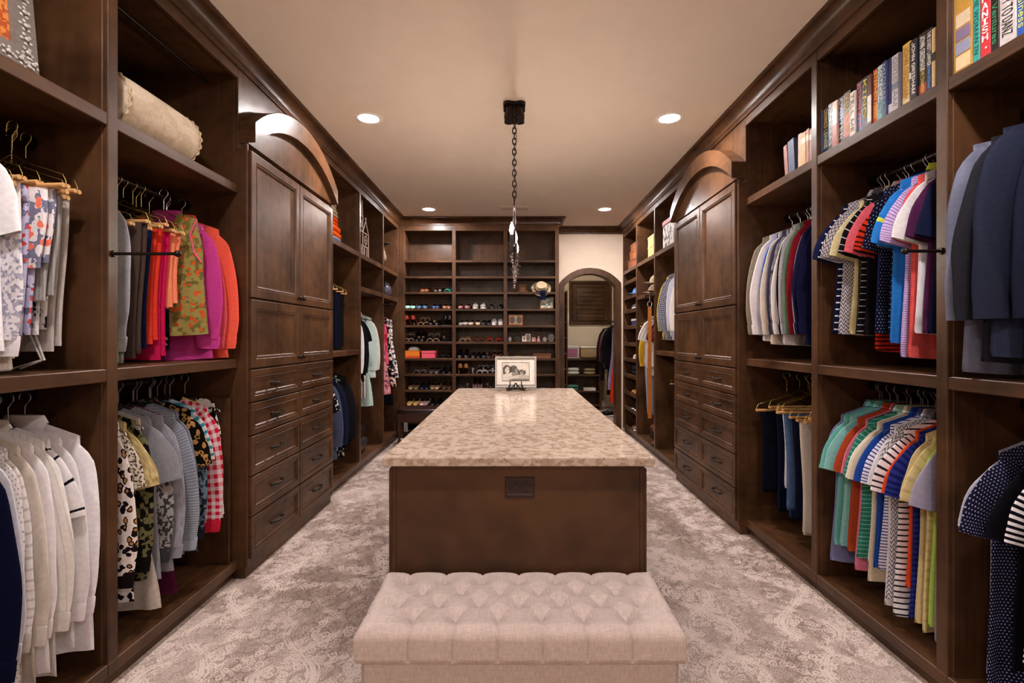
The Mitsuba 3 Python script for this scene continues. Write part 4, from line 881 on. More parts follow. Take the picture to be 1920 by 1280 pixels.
for x0, x1 in ((sx0 + .075, sx0 + .145), (sx1 - .145, sx1 - .075)): part(k, 'shutter_stile', mikit.ply(box(x0, x1, FARY - .04, FARY - .019, sz0 + .075, sz1 - .075), 'wood_upright'))
for z0, z1 in ((sz0 + .075, sz0 + .135), (sz1 - .135, sz1 - .075)): part(k, 'shutter_rail', mikit.ply(box(sx0 + .145, sx1 - .145, FARY - .04, FARY - .019, z0, z1), 'wood_across'))
n = 7; zz = np.linspace(sz0 + .14, sz1 - .14, n + 1)
for i in range(n):
    zc = (zz[i] + zz[i + 1]) / 2; h = (zz[i + 1] - zz[i]) / 2 + .004
    part(k, 'louvre', mikit.ply(rot(box(sx0 + .147, sx1 - .147, FARY - .034, FARY - .026, zc - h, zc + h, .003), -9, (1, 0, 0), (0, FARY - .03, zc)), 'wood_across'))
k = thing('low_shelf_unit', 'low dark wood shelf unit under the shuttered window', 'shelf unit')
ux0, ux1, uy = .95, 1.66, 9.32
for x0, x1 in ((ux0, ux0 + .03), (ux1 - .045, ux1)): part(k, 'side_panel', mikit.ply(box(x0, x1, uy, FARY, 0, .93), 'wood_upright'))
part(k, 'top', mikit.ply(box(ux0, ux1 + .0, uy - .01, FARY, .93, .965), 'wood_across'))
part(k, 'back_panel', mikit.ply(box(ux0 + .03, ux1 - .045, FARY - .02, FARY - .005, .0, .93), 'wood_upright'))
for z in (.66, .355, .09): part(k, 'shelf', mikit.ply(box(ux0 + .03, ux1 - .045, uy + .004, FARY - .02, z - .028, z), 'wood_across'))
k = thing('tall_shoe_rack', 'tall dark wood shoe rack at the left beyond the arch', 'shelf unit')
for x0, x1 in ((.45, .475), (.94, .965)): part(k, 'side_panel', mikit.ply(box(x0, x1, 8.86, 9.2, 0, 2.2), 'wood_upright'))
part(k, 'back_panel', mikit.ply(box(.475, .94, 9.18, 9.2, 0, 2.2), 'wood_upright'))
RK = [2.18, 1.92, 1.64, 1.36, 1.08, .80, .52, .24]
for z in RK: part(k, 'shelf', mikit.ply(box(.475, .94, 8.862, 9.18, z - .02, z), 'wood_across'))
def fabric_block(sx, sy, sz, rng, n=26, m=12, wob=.07):
    b = pillow(sx, sy, sz, 3.4, n, m); v = b.vertices
    v *= 1 + wob * (meshkit.fbm(v * 18 + rng.uniform(0, 50, 3), 3) - .5)[:, None] * 2
    return trimesh.Trimesh(v, b.faces, process=False)
def folded(label, x, y, z, sx, sy, sz, f, rng, name='folded_garment', cat_='folded clothes', group=None, layers=2):
    k = thing(name, label, cat_, group); h = sz / layers
    for i in range(layers):
        part(k, 'fold', shape(mv(fabric_block(sx * (1 - .02 * i), sy * (1 - .03 * i), h * .54, rng), x, y, z + h * (i + .5)), 'cloth', f, True))
    return k
rg = np.random.default_rng(5)
folded('green patterned folded clothes on the shelf under the white box', 1.13, 9.46, .66, .12, .12, .13, F('blotch', '#7f9a72', '#c4c8b8', period=.03), rg)
folded('pink and red folded clothes on the shelf under the wicker basket', 1.44, 9.46, .66, .12, .12, .12, F('blotch', '#c4385c', '#8a7a5c', period=.05), rg)
folded('multicoloured folded cloth on the lowest visible shelf beyond the arch', 1.12, 9.46, .355, .12, .12, .11, F('blotch', '#a85a8c', '#4c7a6c', period=.04), rg)
k = thing('magazine_stack', 'short stack of pale magazines on the shelf beyond the arch', 'magazines')
for i in range(4): part(k, 'magazine', shape(rot(box(1.33, 1.55, 9.36, 9.56, .356 + i * .012, .3665 + i * .012, .001), 2 * i - 3, (0, 0, 1), (1.44, 9.46, 0)), 'satin', plain(['#d6cec6', '#c9b9b2', '#e0dad2', '#d8d0c8'][i])))
k = thing('wicker_basket', 'wicker basket with a white cloth liner under the shuttered window', 'basket')
bm = pillow(.175, .12, .105, 6, 36, 14); part(k, 'basket_body', mikit.ply(mv(bm, 1.44, 9.50, .965 + .105), 'wicker', smooth=True))
part(k, 'cloth_liner', shape(mv(pillow(.182, .127, .022, 5, 36, 8), 1.44, 9.50, .965 + .205), 'cloth', plain('#ddd6cc'), True))
k = thing('picture_box', 'white box with a garden picture under the shuttered window', 'box')
part(k, 'body', shape(box(1.00, 1.235, 9.42, 9.60, .965, 1.165, .004), 'satin', plain('#c9cdd0'))); part(k, 'lid', shape(box(.995, 1.24, 9.415, 9.605, 1.165, 1.20, .004), 'satin', plain('#dcdcda')))
part(k, 'picture', shape(box(1.02, 1.215, 9.416, 9.4195, .99, 1.15, .0005), 'satin', F('floral', '#8fae9c', '#5a7a90', '#b06a8c', .03, .3), False, None))

# ================================================================== SHOES
def loft(stations, n=16):
    """stations: (y, cx, half width, z bottom, z top)"""
    R = []
    for y, cx, w, zb, zt in stations:
        a = np.arange(n) * 2 * PI / n; h = (zt - zb) / 2
        c, s_ = np.cos(a), np.sin(a)
        R.append(np.stack([cx + w * np.sign(c) * np.abs(c) ** .75, np.full(n, y), zb + h + h * np.where(s_ > 0, s_, np.sign(s_) * np.abs(s_) ** .45)], 1))
    m = grid(R, wrap=True); V = m.vertices; F_ = list(m.faces); b = len(V)
    V = np.vstack([V, np.mean(R[0], 0), np.mean(R[-1], 0)]); k = len(R) - 1
    for i in range(n):
        j = (i + 1) % n; F_ += [[b, j, i], [b + 1, k * n + i, k * n + j]]
    return trimesh.Trimesh(V, F_, process=False)
def shoe(label, x, y, z, kind, f, f2=None, turn=0, group=None, L=.245, sg=1):
    """toe towards -y before turning; (x, y) is the middle of the sole"""
    k = thing({'sneaker': 'sneaker', 'boot': 'boot', 'sandal': 'sandal', 'heelsandal': 'sandal'}.get(kind, 'shoe'), label, {'sneaker': 'sneaker', 'boot': 'boot', 'sandal': 'sandal', 'heelsandal': 'sandal'}.get(kind, 'shoe'), group)
    M = T().translate([x, y, z]).rotate([0, 0, 1], turn).scale([sg, 1, 1])
    f2 = f2 if f2 is not None else f
    lift = {'pump': .075, 'heelsandal': .07, 'bootie': .055}.get(kind, .012)
    t = np.array([-.5, -.485, -.44, -.36, -.24, -.10, .06, .22, .36, .45, .49, .5]); ys = t * L
    wd = np.array([.010, .022, .032, .038, .041, .038, .032, .030, .031, .029, .020, .008])
    base = lift * sstep(-.18, .34, t)
    sole_t = .006 if kind != 'sneaker' else .022
    part(k, 'sole', shape(loft([(yy, .004 * math.sin(3 * tt), w * 1.03, b, b + sole_t) for yy, tt, w, b in zip(ys, t, wd, base)]), 'satin', plain('#d9d4d0') if kind == 'sneaker' else plain('#2a1c14'), 50), M)
    if lift > .02:
        hp = [(.40 * L, 0, base[-1] + .003), (.43 * L, 0, lift * .5), (.42 * L, 0, 0)]
        part(k, 'heel', shape(tube(hp, [.020, .009, .0065] if kind != 'bootie' else [.024, .021, .02], 10), 'glossy', f2, 40), M)
    if kind in ('sandal', 'heelsandal'):
        for yy, hh, tw in ((-.30, .036, 0), (-.16, .045, .02)):
            b = lift * sstep(-.18, .34, np.array([yy]))[0]
            arcp = [(.040 * math.cos(a), yy * L + tw * math.cos(a), b + .004 + hh * math.sin(a)) for a in np.linspace(0, PI, 12)]
            part(k, 'strap', shape(tube(arcp, .0055, 6), 'glossy', f, 40), M)
        b = lift * .95
        part(k, 'ankle_strap', shape(tube([(.032 * math.cos(a), .27 * L + .048 * math.sin(a), b + .045 + .012 * math.sin(a)) for a in np.linspace(0, 2 * PI, 18, endpoint=False)], .004, 6, closed=True), 'glossy', f, 40), M)
        for q in (-1, 1): part(k, 'strap', shape(tube([(q * .03, .30 * L, b), (q * .031, .28 * L, b + .045)], .004, 6), 'glossy', f, 40), M)
        return k
    top = {'sneaker': [.020, .042, .056, .064, .075, .090, .098, .094, .098, .10, .095, .075], 'boot': [.012, .034, .048, .056, .070, .096, .13, .15, .16, .16, .15, .13]}.get(kind, [.010, .026, .038, .046, .052, .053, .052, .055, .062, .066, .062, .045])
    part(k, 'upper', shape(loft([(yy * .985, .004 * math.sin(3 * tt), w, b + sole_t * .7, b + max(h, sole_t + .006)) for yy, tt, w, b, h in zip(ys, t, wd, base, top)]), 'glossy' if kind in ('pump', 'flat', 'boot', 'bootie', 'loafer') else 'cloth', f, 50), M)
    zt = {'sneaker': .094, 'boot': .15}.get(kind, .055)
    b = lift * .8
    if kind == 'boot':
        part(k, 'shaft', shape(loft([(.0 * L, 0, .001, .12, .12)] and [(yy, 0, w, .11, .21) for yy, w in ((.02 * L, .006), (.05 * L, .024), (.2 * L, .036), (.38 * L, .034), (.46 * L, .022), (.48 * L, .006))]), 'glossy', f, 50), M)
        zt = .203
    oy = np.linspace(-.10 if kind not in ('boot',) else .08, .42, 9) * L; ow = [.002, .018, .024, .025, .024, .023, .022, .018, .003]
    zz_ = [np.interp(q / L, t, base) + (zt if kind in ('sneaker', 'boot') else np.interp(q / L, t, top)) - .008 for q in oy]
    part(k, 'opening', shape(loft([(yy, 0, w, q, q + .0105) for yy, w, q in zip(oy, ow, zz_)], 12), 'cloth', plain('#1a120e') if kind != 'sneaker' else plain('#6d6660'), 50), M)
    if kind == 'sneaker':
        for q in range(4):
            yy = (-.28 + .075 * q) * L; hz = np.interp(-.28 + .075 * q, t, top)
            part(k, 'lace', shape(tube([(-.022, yy, hz - .010), (0, yy - .003, hz + .003), (.022, yy, hz - .010)], .0026, 6), 'cloth', f2, 40), M)
    return k
PXS = (BACKY + .02) / FPX
def bx(px): return (px - 963) * PXS
SROW = {
 2: [(790, 799, 'flat', 'brown leather mule', plain('#6a3a20')), (815, 825, 'flat', 'black and brown flat', plain('#231712')), (837, 845, 'sandal', 'teal jewelled sandal', plain('#1f9a84'))],
 3: [(762, 772, 'flat', 'mint green slip-on', plain('#8fc4b0')), (784, 795, 'flat', 'light blue print flat', F('blotch', '#7fa4bc', '#38506c', period=.012)), (811, 820, 'flat', 'navy blue flat', plain('#222c50')), (832, 842, 'loafer', 'tan brown moccasin', plain('#7a4a2c')),
     (862, 876, 'flat', 'dusty rose flat', plain('#7c4a48')), (891, 906, 'sneaker', 'grey lace-up sneaker', plain('#8d8a84')), (921, 938, 'flat', 'black patent flat', plain('#1c181a'))],
 4: [(761, 773, 'pump', 'coral red pump turned heel out', plain('#d24a38'), 180), (787, 797, 'heelsandal', 'gold strappy sandal', plain('#b29a70')), (806, 818, 'flat', 'low black flat', plain('#151214')), (833, 843, 'pump', 'black pump turned heel out', plain('#141214'), 180),
     (863, 873, 'flat', 'silver flat', plain('#8d8484')), (883, 895, 'loafer', 'beige slipper', plain('#ab957c')), (906, 916, 'flat', 'black bow flat', plain('#18171b')), (926, 938, 'sneaker', 'white sneaker', plain('#dcd6d4'))],
 5: [(760, 768, 'heelsandal', 'pale clear-strapped heel', plain('#9c8878')), (779, 790, 'pump', 'black suede pump', plain('#161316')), (804, 816, 'heelsandal', 'taupe bow heel', plain('#a58e7e')), (829, 840, 'heelsandal', 'black strappy heel', plain('#1b1618')),
     (866, 876, 'sandal', 'gold thong sandal', plain('#b09474')), (890, 901, 'sandal', 'brown thong sandal', plain('#7c4632')), (917, 935, 'sandal', 'bright red sandal', plain('#d23a22'))],
 6: [(824, 836, 'heelsandal', 'black and cream sandal', plain('#2a2020')), (861, 873, 'bootie', 'black ankle bootie', plain('#141317')), (886, 896, 'flat', 'leopard print flat', F('leopard', '#8a6a44', '#191210', '#3a2414', .02, .5)), (906, 915, 'flat', 'black velvet flat', plain('#101014')), (927, 938, 'heelsandal', 'brown wedge sandal', plain('#8a5a3c'))],
 7: [(778, 791, 'sandal', 'pewter strappy sandal', plain('#6d6258')), (806, 817, 'flat', 'pewter ballet flat', plain('#57504e')), (830, 842, 'flat', 'black ballet flat', plain('#151417')), (862, 873, 'pump', 'camel pump turned heel out', plain('#a06c3c'), 180), (899, 909, 'heelsandal', 'white block heel sandal', plain('#cfc8c4')), (919, 929, 'heelsandal', 'grey heeled sandal', plain('#8c8a90'))],
 8: [(768, 778, 'flat', 'tan crossed flat', plain('#7c6448')), (788, 799, 'flat', 'dark navy bow flat', plain('#171a2a')), (808, 819, 'flat', 'gold capped flat', plain('#94785c')), (830, 842, 'flat', 'bronze ballet flat', plain('#57402c')), (861, 873, 'sandal', 'dark grey sandal', plain('#34323a')), (889, 899, 'pump', 'pale pink pump', plain('#8c6e70')), (915, 925, 'sandal', 'dark brown thong sandal', plain('#332420'))],
 9: [(766, 778, 'flat', 'coral flowered slipper', F('floral', '#d0503c', '#e2a08c', '#e8c070', .02, .4)), (789, 797, 'flat', 'pink and white flat', plain('#c4a09c')), (808, 820, 'loafer', 'wide black slipper', plain('#16161a'))],
}
NAMES = {2: 'the third shelf down', 3: 'the fourth shelf down', 4: 'the fifth shelf down', 5: 'the sixth shelf down', 6: 'the seventh shelf down', 7: 'the eighth shelf down', 8: 'the ninth shelf down', 9: 'the tenth shelf down'}
for r, row in SROW.items():
    for it in row:
        x0, x1, kind, desc, f = it[:5]; turn = it[5] if len(it) > 5 else 0
        for i, px in enumerate((x0, x1)):
            f2 = plain('#1a1416') if desc.startswith('coral red') else (plain('#d8d4cc') if kind == 'sneaker' else None)
            shoe(f'{desc}, {"left" if i == 0 else "right"} one of its pair on the shoe bookcase', bx(px), BACKY + .145 + .012 * ((px * 7) % 3), SHELF_Z[r], kind, f, f2, turn + rg.uniform(-5, 5), group=None, sg=1 if i else -1)
for q, px in enumerate((890, 905)):   # loose laces of the grey sneakers
    pass
# boxes on the shoe shelves
def carton(name, label, x0, x1, y0, y1, z0, z1, f, lid=None, lidh=.03, bs='satin', c='box'):
    k = thing(name, label, c)
    if lid is None: part(k, 'body', shape(box(x0, x1, y0, y1, z0, z1, .003), bs, f)); return k
    part(k, 'body', shape(box(x0, x1, y0, y1, z0, z1 - lidh, .003), bs, f)); part(k, 'lid', shape(box(x0 - .004, x1 + .004, y0 - .004, y1 + .004, z1 - lidh, z1, .003), bs, lid)); return k
z6 = SHELF_Z[6]
k = thing('shoe_box', 'orange open shoe box with tissue paper on the shoe bookcase', 'box')
x0, x1 = bx(758.5), bx(786)
for a in ((x0, x1, BACKY + .03, BACKY + .034), (x0, x1, BACKY + .27, BACKY + .274), (x0, x0 + .004, BACKY + .034, BACKY + .27), (x1 - .004, x1, BACKY + .034, BACKY + .27)):
    part(k, 'side', shape(box(a[0], a[1], a[2], a[3], z6, z6 + .105, .001), 'satin', plain('#e07a14')))
part(k, 'bottom', shape(box(x0 + .004, x1 - .004, BACKY + .034, BACKY + .27, z6, z6 + .004, .0005), 'satin', plain('#c05c10')))
part(k, 'stripe', shape(box(x0 - .0005, x1 + .0005, BACKY + .0285, BACKY + .0298, z6 + .002, z6 + .030, .0003), 'satin', plain('#c8401a')))
tp = fabric_block(.075, .10, .075, rg, 30, 14, .16)
single('tissue_paper', 'crumpled white tissue paper in the orange shoe box', 'tissue paper', shape(mv(tp, (x0 + x1) / 2 + .005, BACKY + .15, z6 + .082), 'cloth', plain('#d2c8c4'), True))
carton('shoe_box', 'coral pink lidded shoe box on the shoe bookcase', bx(790), bx(815.5), BACKY + .03, BACKY + .29, z6, z6 + .10, plain('#e0566a'), plain('#e45c70'), .03)
# hats
def brim_hat(name, label, x, y, z, crown_h, rc, rb, f, band, tilt=(0, 0, 0)):
    k = thing(name, label, 'hat')
    M = T().translate([x, y, z]).rotate([1, 0, 0], tilt[0]).rotate([0, 1, 0], tilt[1])
    n = 40; prof = [(0, crown_h - .012), (rc * .45, crown_h - .004), (rc * .75, crown_h), (rc * .9, crown_h - .012), (rc * .98, crown_h * .5), (rc, .006), (rc + .01, .003), (rb * .85, .0), (rb, .006), (rb - .002, .009), (rb * .85, .004), (rc + .012, .008)]
    m = lathe(prof, n); v = m.vertices; rr = np.hypot(v[:, 0], v[:, 1]); v[:, 2] += np.where(rr > rc + .005, .012 * np.cos(2 * np.arctan2(v[:, 1], v[:, 0])) * (rr - rc) / (rb - rc), 0); v[:, 1] *= .88
    part(k, 'hat_body', shape(m, 'cloth', f, 50), M)
    b = lathe([(rc + .0005, .008), (rc + .004, .009), (rc + .0035, .034), (rc - .002, .035)], n); b.vertices[:, 1] *= .88
    part(k, 'hat_band', shape(b, 'cloth', band, 50), M)
    return k, M
z2 = SHELF_Z[2]
brim_hat('fedora_hat', 'brown felt fedora hat on the third bookcase column', bx(980), BACKY + .14, z2 + .012, .105, .078, .135, plain('#7a5c44'), plain('#5c4230'))
k, M = brim_hat('straw_hat', 'pale straw hat with navy scarf hanging off the shelf edge', bx(1015), BACKY + .055, z2 + .045, .10, .085, .135, F('stripe', '#c9b89c', '#b5a283', period=.008), plain('#171b33'), (62, 0, 0))
part(k, 'scarf_knot', shape(mv(fabric_block(.035, .02, .025, rg), bx(1017), BACKY - .045, z2 - .01), 'cloth', plain('#181c36'), True))
for dx, dl in ((-.012, .10), (.022, .085)):
    part(k, 'scarf_tail', shape(box(bx(1017) + dx - .022, bx(1017) + dx + .02, BACKY - .055, BACKY - .043, z2 - .015 - dl, z2 - .005, .004), 'cloth', plain('#161a32')))
# frames and trinkets of the third column
def frame(name, label, x, y, z, w, h, bar, f, fp, depth=.014, lean=8, turn=0, mat=None, cat_='picture frame', bs='satin', along='y', inner=None):
    """leaning picture frame that stands at z, its face towards -y before turning"""
    k = thing(name, label, cat_)
    M = T().translate([x, y, z + .0025]).rotate([0, 0, 1], turn).rotate([1, 0, 0], -lean)
    o = Polygon([(-w / 2, 0), (w / 2, 0), (w / 2, h), (-w / 2, h)]); i = o.buffer(-bar, join_style=2)
    G = lambda p, a, b: fit(prism(p, a, b), axes((0, 0, 0), (1, 0, 0), (0, 0, 1), (0, -1, 0)))
    part(k, 'frame', shape(G(o.difference(i), -depth / 2, depth / 2), bs, f), M)
    part(k, 'back', shape(G(o.buffer(-.002), -depth / 2 - .003, -depth / 2), 'satin', plain('#2a211b')), M)
    if mat is not None:
        part(k, 'mount', shape(G(i.buffer(.001), -depth / 2, -.001), 'satin', mat), M)
    if inner is None: inner = i.buffer(-(bar if mat is not None else .0005), join_style=2)
    pm = G(inner, -.001, .0006); part(k, 'picture', shape(pm, 'satin', fp, False, pm.vertices[:, [0, 2]]), M)
    return k, M, G
z3, z4, z5 = SHELF_Z[3], SHELF_Z[4], SHELF_Z[5]
frame('postcard_frame', 'framed collage of pale postcards under the straw hat', bx(1025.5), BACKY + .06, z3, .185, .155, .012, plain('#7a5434'), F('blotch', '#c9bba0', '#5c7a74', period=.03, duty=.5), turn=-6)
k, M, G = frame('oval_photo_frame', 'wooden frame with two oval portraits at left of its shelf', bx(967), BACKY + .07, z4, .20, .145, .014, plain('#a0541c'), plain('#cdbba6'))
for dx in (-.046, .046):
    ov = Point(0, 0).buffer(1, 24); from shapely import affinity
    ov = affinity.translate(affinity.scale(ov, .036, .052), dx, .0725)
    part(k, 'portrait', shape(G(ov, .0004, .0016), 'satin', F('blotch', '#3a2c24', '#7a6656', period=.03, duty=.55)), M)
def oval_frame(label, px, w, h, f, fp):
    k = thing('oval_photo_frame', label, 'picture frame'); a = np.linspace(0, 2 * PI, 28, endpoint=False)
    M = T().translate([bx(px), BACKY + .07, z5 + .004]).rotate([1, 0, 0], -10)
    part(k, 'frame', shape(tube([(w / 2 * math.cos(t), 0, h / 2 + h / 2 * math.sin(t)) for t in a], .006, 8, closed=True), 'glossy', f, 40), M)
    p = affinity.translate(affinity.scale(Point(0, 0).buffer(1, 20), w / 2, h / 2), 0, h / 2); part(k, 'picture', shape(fit(prism(p, -.002, .002), axes((0, 0, 0), (1, 0, 0), (0, 0, 1), (0, -1, 0))), 'satin', fp), M)
    part(k, 'strut', shape(box(-.006, .006, .002, .03, 0, h * .3, .001), 'satin', plain('#3a3028')), M)
oval_frame('small oval frame with pale lavender picture, leftmost on its shelf', 956, .042, .062, plain('#8c8488'), plain('#b7b2c4'))
oval_frame('wide dark bronze oval frame beside the lavender one', 971, .105, .078, plain('#3c2a20'), F('blotch', '#5c4434', '#2a1e18', period=.03))
frame('white_photo_frame', 'small white photo frame standing in front of the larger white frame', bx(983), BACKY + .045, z5, .058, .075, .011, plain('#ded5cc'), plain('#9a8474'))
frame('white_photo_frame', 'larger white photo frame behind the small white frame', bx(990), BACKY + .10, z5, .072, .105, .012, plain('#d6ccc2'), plain('#8c7c6c'))
frame('folding_photo_card', 'small tilted photo card with pink picture', bx(1001), BACKY + .06, z5, .055, .06, .006, plain('#b8988c'), F('blotch', '#c4867c', '#dcc4b4', period=.02), turn=14)
k = thing('pink_figurine', 'small pink figurine beside the photo card', 'figurine'); part(k, 'body', shape(mv(lathe([(0, 0), (.022, 0), (.024, .02), (.016, .045), (.008, .052), (0, .053)], 16), bx(1010), BACKY + .06, z5), 'glossy', plain('#b07a78'), 40)); part(k, 'head', shape(ball(.014, (bx(1010), BACKY + .06, z5 + .062), 2), 'glossy', plain('#c49a90'), True))
oval_frame('small round silver frame beside the tall oval one', 1022, .05, .058, plain('#97928c'), plain('#a8a298'))
oval_frame('tall grey oval frame, rightmost on its shelf', 1034, .075, .098, plain('#8c857c'), F('blotch', '#9a9488', '#6c675e', period=.03))
k = thing('yellow_slipper_clip', 'yellow folded strap lying on the bookcase above the framed photograph', 'strap')
part(k, 'band', shape(tube([(bx(951), BACKY + .08, z6 + .03), (bx(952), BACKY + .07, z6 + .012), (bx(962), BACKY + .06, z6 + .010), (bx(974), BACKY + .06, z6 + .012), (bx(976), BACKY + .09, z6 + .022), (bx(964), BACKY + .10, z6 + .018)], .010, 8), 'cloth', plain('#d6b83a'), 40))
carton('wooden_box', 'low brown wooden box at right above the framed photograph', bx(1000.5), bx(1033.5), BACKY + .05, BACKY + .20, z6, z6 + .062, plain('#7c4e34'), plain('#84543a'), .02)
k = thing('sunglasses', 'dark beaded sunglasses case at right low on the bookcase', 'case'); part(k, 'body', shape(mv(pillow(.075, .04, .022, 3, 24, 10), bx(1017), BACKY + .08, SHELF_Z[8] + .021), 'glossy', F('dots', '#1c1614', '#a08a78', period=.02, duty=.4), True))

# ================================================================== BOOKS
def book(label, s, ya, yb, z, h, d, f, x0, lean=0, title=None, tcol='#e8e0d0', th=.6, sub=None, scol=None, band=None, gloss='glossy', group=None):
    """book whose spine faces the aisle at distance x0, between ya and yb"""
    k = thing('book', label, 'book', group); w = yb - ya; t = .0025
    M = T().translate([s * x0, (ya + yb) / 2, z]).rotate([1, 0, 0], lean)
    X = lambda a, b, c, d_, e, g, ch=.001: box(s * a, s * b, c, d_, e, g, ch)
    part(k, 'spine', shape(X(0, .004, -w / 2, w / 2, 0, h, .0016), gloss, f), M)
    for q in (-1, 1): part(k, 'cover', shape(X(.003, d, q * w / 2, q * (w / 2 - t), 0, h), gloss, f), M)
    part(k, 'pages', shape(X(.004, d - .004, -w / 2 + t, w / 2 - t, .004, h - .005), 'cloth', plain('#cfc2ac')), M)
    if band: part(k, 'spine_band', shape(X(-.0004, .001, -w / 2 + .0005, w / 2 - .0005, h * band[0], h * band[1], .0002), gloss, plain(band[2])), M)
    def put(text, col, zt, zb, frac):
        if not text: return
        if text.endswith('.'):          # upright letters stacked down the spine
            n = len(text); st = (zt - zb) / n
            for q, ch in enumerate(text):
                m = meshkit.text_mesh(ch, 1.0, depth=.05, bold=True); b = m.bounds
                if ch != '.': m.apply_translation([-(b[0, 0] + b[1, 0]) / 2, -b[0, 1], 0]); m.apply_scale([w * .62 / max(.5, b[1, 0] - b[0, 0]), st * .86 / (b[1, 1] - b[0, 1]), .012])
                else: m.apply_translation([-b[0, 0], -b[0, 1], 0]); m.apply_scale([.03, .03, .012])
                part(k, 'title', shape(fit(m, axes((s * -.0006, 0, zt - st * (q + 1)), (0, -s, 0), (0, 0, 1), (-s, 0, 0))), 'satin', plain(col)), M)
            return
        m = meshkit.text_mesh(text, 1.0, depth=.05); b = m.bounds; tw, thh = b[1, 0] - b[0, 0], b[1, 1] - b[0, 1]
        sy = min(w * frac / thh, w * .82 / thh); sx = (zt - zb) / tw
        sx = min(sx, sy * 2.2)
        m.apply_translation([-b[0, 0], -(b[0, 1] + b[1, 1]) / 2, 0]); m.apply_scale([sx, sy, .012])
        # reading downwards: text x -> -z; letters' top towards the aisle-right side of the spine
        A_ = axes((s * -.0006, 0, zt), (0, 0, -1), (0, -s, 0) if s > 0 else (0, 1, 0), (-s, 0, 0))
        mm = fit(m, A_); part(k, 'title', shape(mm, 'satin', plain(col)), M)
    put(title, tcol, h * .95, h * (.42 if sub else .12), th); put(sub, scol or tcol, h * .42, h * .06, th * .75)
    return k
def yb_of(cx): return FPX * 1.622 / (1500 + cx / 4.267 - 963)
NOV = [  # left edge, right edge (in the crop), height, colour, title, colour, second line, colour, band, description
 (135, 171, .238, '#4a5474', None, '', None, None, (.02, .2, '#5c1c30'), 'grey blue hardback with maroon foot'), (172, 217, .242, '#1d2c44', 'DENNIS LEHANE', '#e0c060', None, None, (.1, .45, '#1f5c8a'), 'dark blue hardback with yellow lettering'), (218, 257, .242, '#14161f', 'NICHOLAS', '#cfd6e0', None, None, None, 'black hardback with pale lettering'),
 (258, 296, .235, '#c9a48c', None, '', None, None, (.05, .5, '#9c3a2c'), 'salmon hardback with red lower half'), (297, 340, .238, '#141a2c', 'CARTER', '#d8dce4', None, None, (.5, .75, '#2c5c94'), 'near black hardback with blue patch'), (341, 397, .240, '#181418', 'DEAN KOONTZ', '#d8a840', None, None, (.08, .55, '#98242a'), 'thick black and red hardback'),
 (399, 438, .218, '#d2c6bc', 'TELL ME', '#4a3c38', None, None, None, 'shorter cream hardback'), (440, 488, .246, '#34243c', 'KOONTZ', '#c8485c', None, None, (.05, .4, '#3a5a8c'), 'purple and blue hardback'), (489, 537, .246, '#17150f', 'KING', '#cdb830', None, None, None, 'black hardback with yellow lettering'),
 (538, 570, .240, '#4a1e18', None, '', None, None, (.1, .6, '#d8d0cc'), 'slim dark red hardback'), (571, 612, .250, '#a03c18', 'STEPHEN KING', '#e8c050', None, None, (.05, .35, '#c86420'), 'flame orange hardback'), (614, 657, .248, '#a8bcc0', 'TOM CLANCY', '#50606c', None, None, (.02, .35, '#4a9098'), 'pale blue grey hardback'),
 (658, 690, .250, '#2c3458', 'MICHAEL', '#9098c0', None, None, None, 'deep indigo hardback'), (691, 724, .250, '#262c58', None, '', None, None, (.05, .2, '#c8ccd8'), 'indigo hardback with white foot'), (725, 782, .246, '#aaa6ac', 'GRISHAM', '#7c7880', None, None, (.40, .52, '#5a6c88'), 'silver grey hardback'), (783, 803, .24, '#4c4850', None, '', None, None, None, 'slim dark grey hardback'),
 (805, 866, .262, '#c79a4c', 'JOHN GRISHAM', '#8a6428', None, None, (.03, .15, '#d8c090'), 'thick golden hardback leaning slightly'), (867, 884, .25, '#1c2c28', None, '', None, None, (.4, .5, '#c8d0d0'), 'slim dark green hardback'), (886, 930, .250, '#15171c', 'JOHN GRISHAM', '#e8e4e0', None, None, None, 'black hardback with large white lettering'),
 (933, 998, .256, '#191518', 'JOHN GRISHAM', '#ece8e4', 'THE CHAMBER', '#d8b04c', (.0, .2, '#8c2028'), 'thick black hardback with red foot'), (1002, 1050, .250, '#17161c', 'THE STREET LAWYER', '#dcd8d4', 'JOHN GRISHAM', '#5a8ccc', None, 'black hardback with blue author line'), (1052, 1084, .236, '#c2a878', None, '', None, None, (.46, .60, '#2a2420'), 'tan hardback with dark band beside the stile'),
]
for i, (c0, c1, h, col, t1, tc, t2, t2c, band, desc) in enumerate(NOV):
    a, b = yb_of(c1), yb_of(c0)
    book(f'{desc} in the long row of novels', 1, a + .0004, b - .0004, RT, h, .155, plain(col), FR + .022 + .004 * ((i * 5) % 3), 0, t1, tc or '#e0dcd8', .62, t2, t2c, band)
def yc_of(px, x0=1.66): return FPX * x0 / (px - 963)
OLD = [(1472, 1478, .215, '#8a5a50', 'worn maroon brown book leaning', -6), (1479, 1490, .225, '#34405c', 'slate blue book leaning', -4), (1496, 1502, .222, '#b59a80', 'pale pinkish book', 0), (1502, 1510, .215, '#c09a5c', 'tan yellow book', 0), (1511, 1516, .218, '#9c6858', 'faded rose book', 0), (1517, 1522, .205, '#94604c', 'faded terracotta book', 0)]
for i, (a, b, h, col, desc, ln) in enumerate(OLD):
    y1, y0 = yc_of(a), yc_of(b + .6)
    book(f'{desc} among the few old books on the upper shelf', 1, y0, y1 - .001, RT + .0015, h, .15, plain(col), FR + .06, ln, None, band=(.7, .85, '#d8cbb4') if i > 2 else None, gloss='satin')
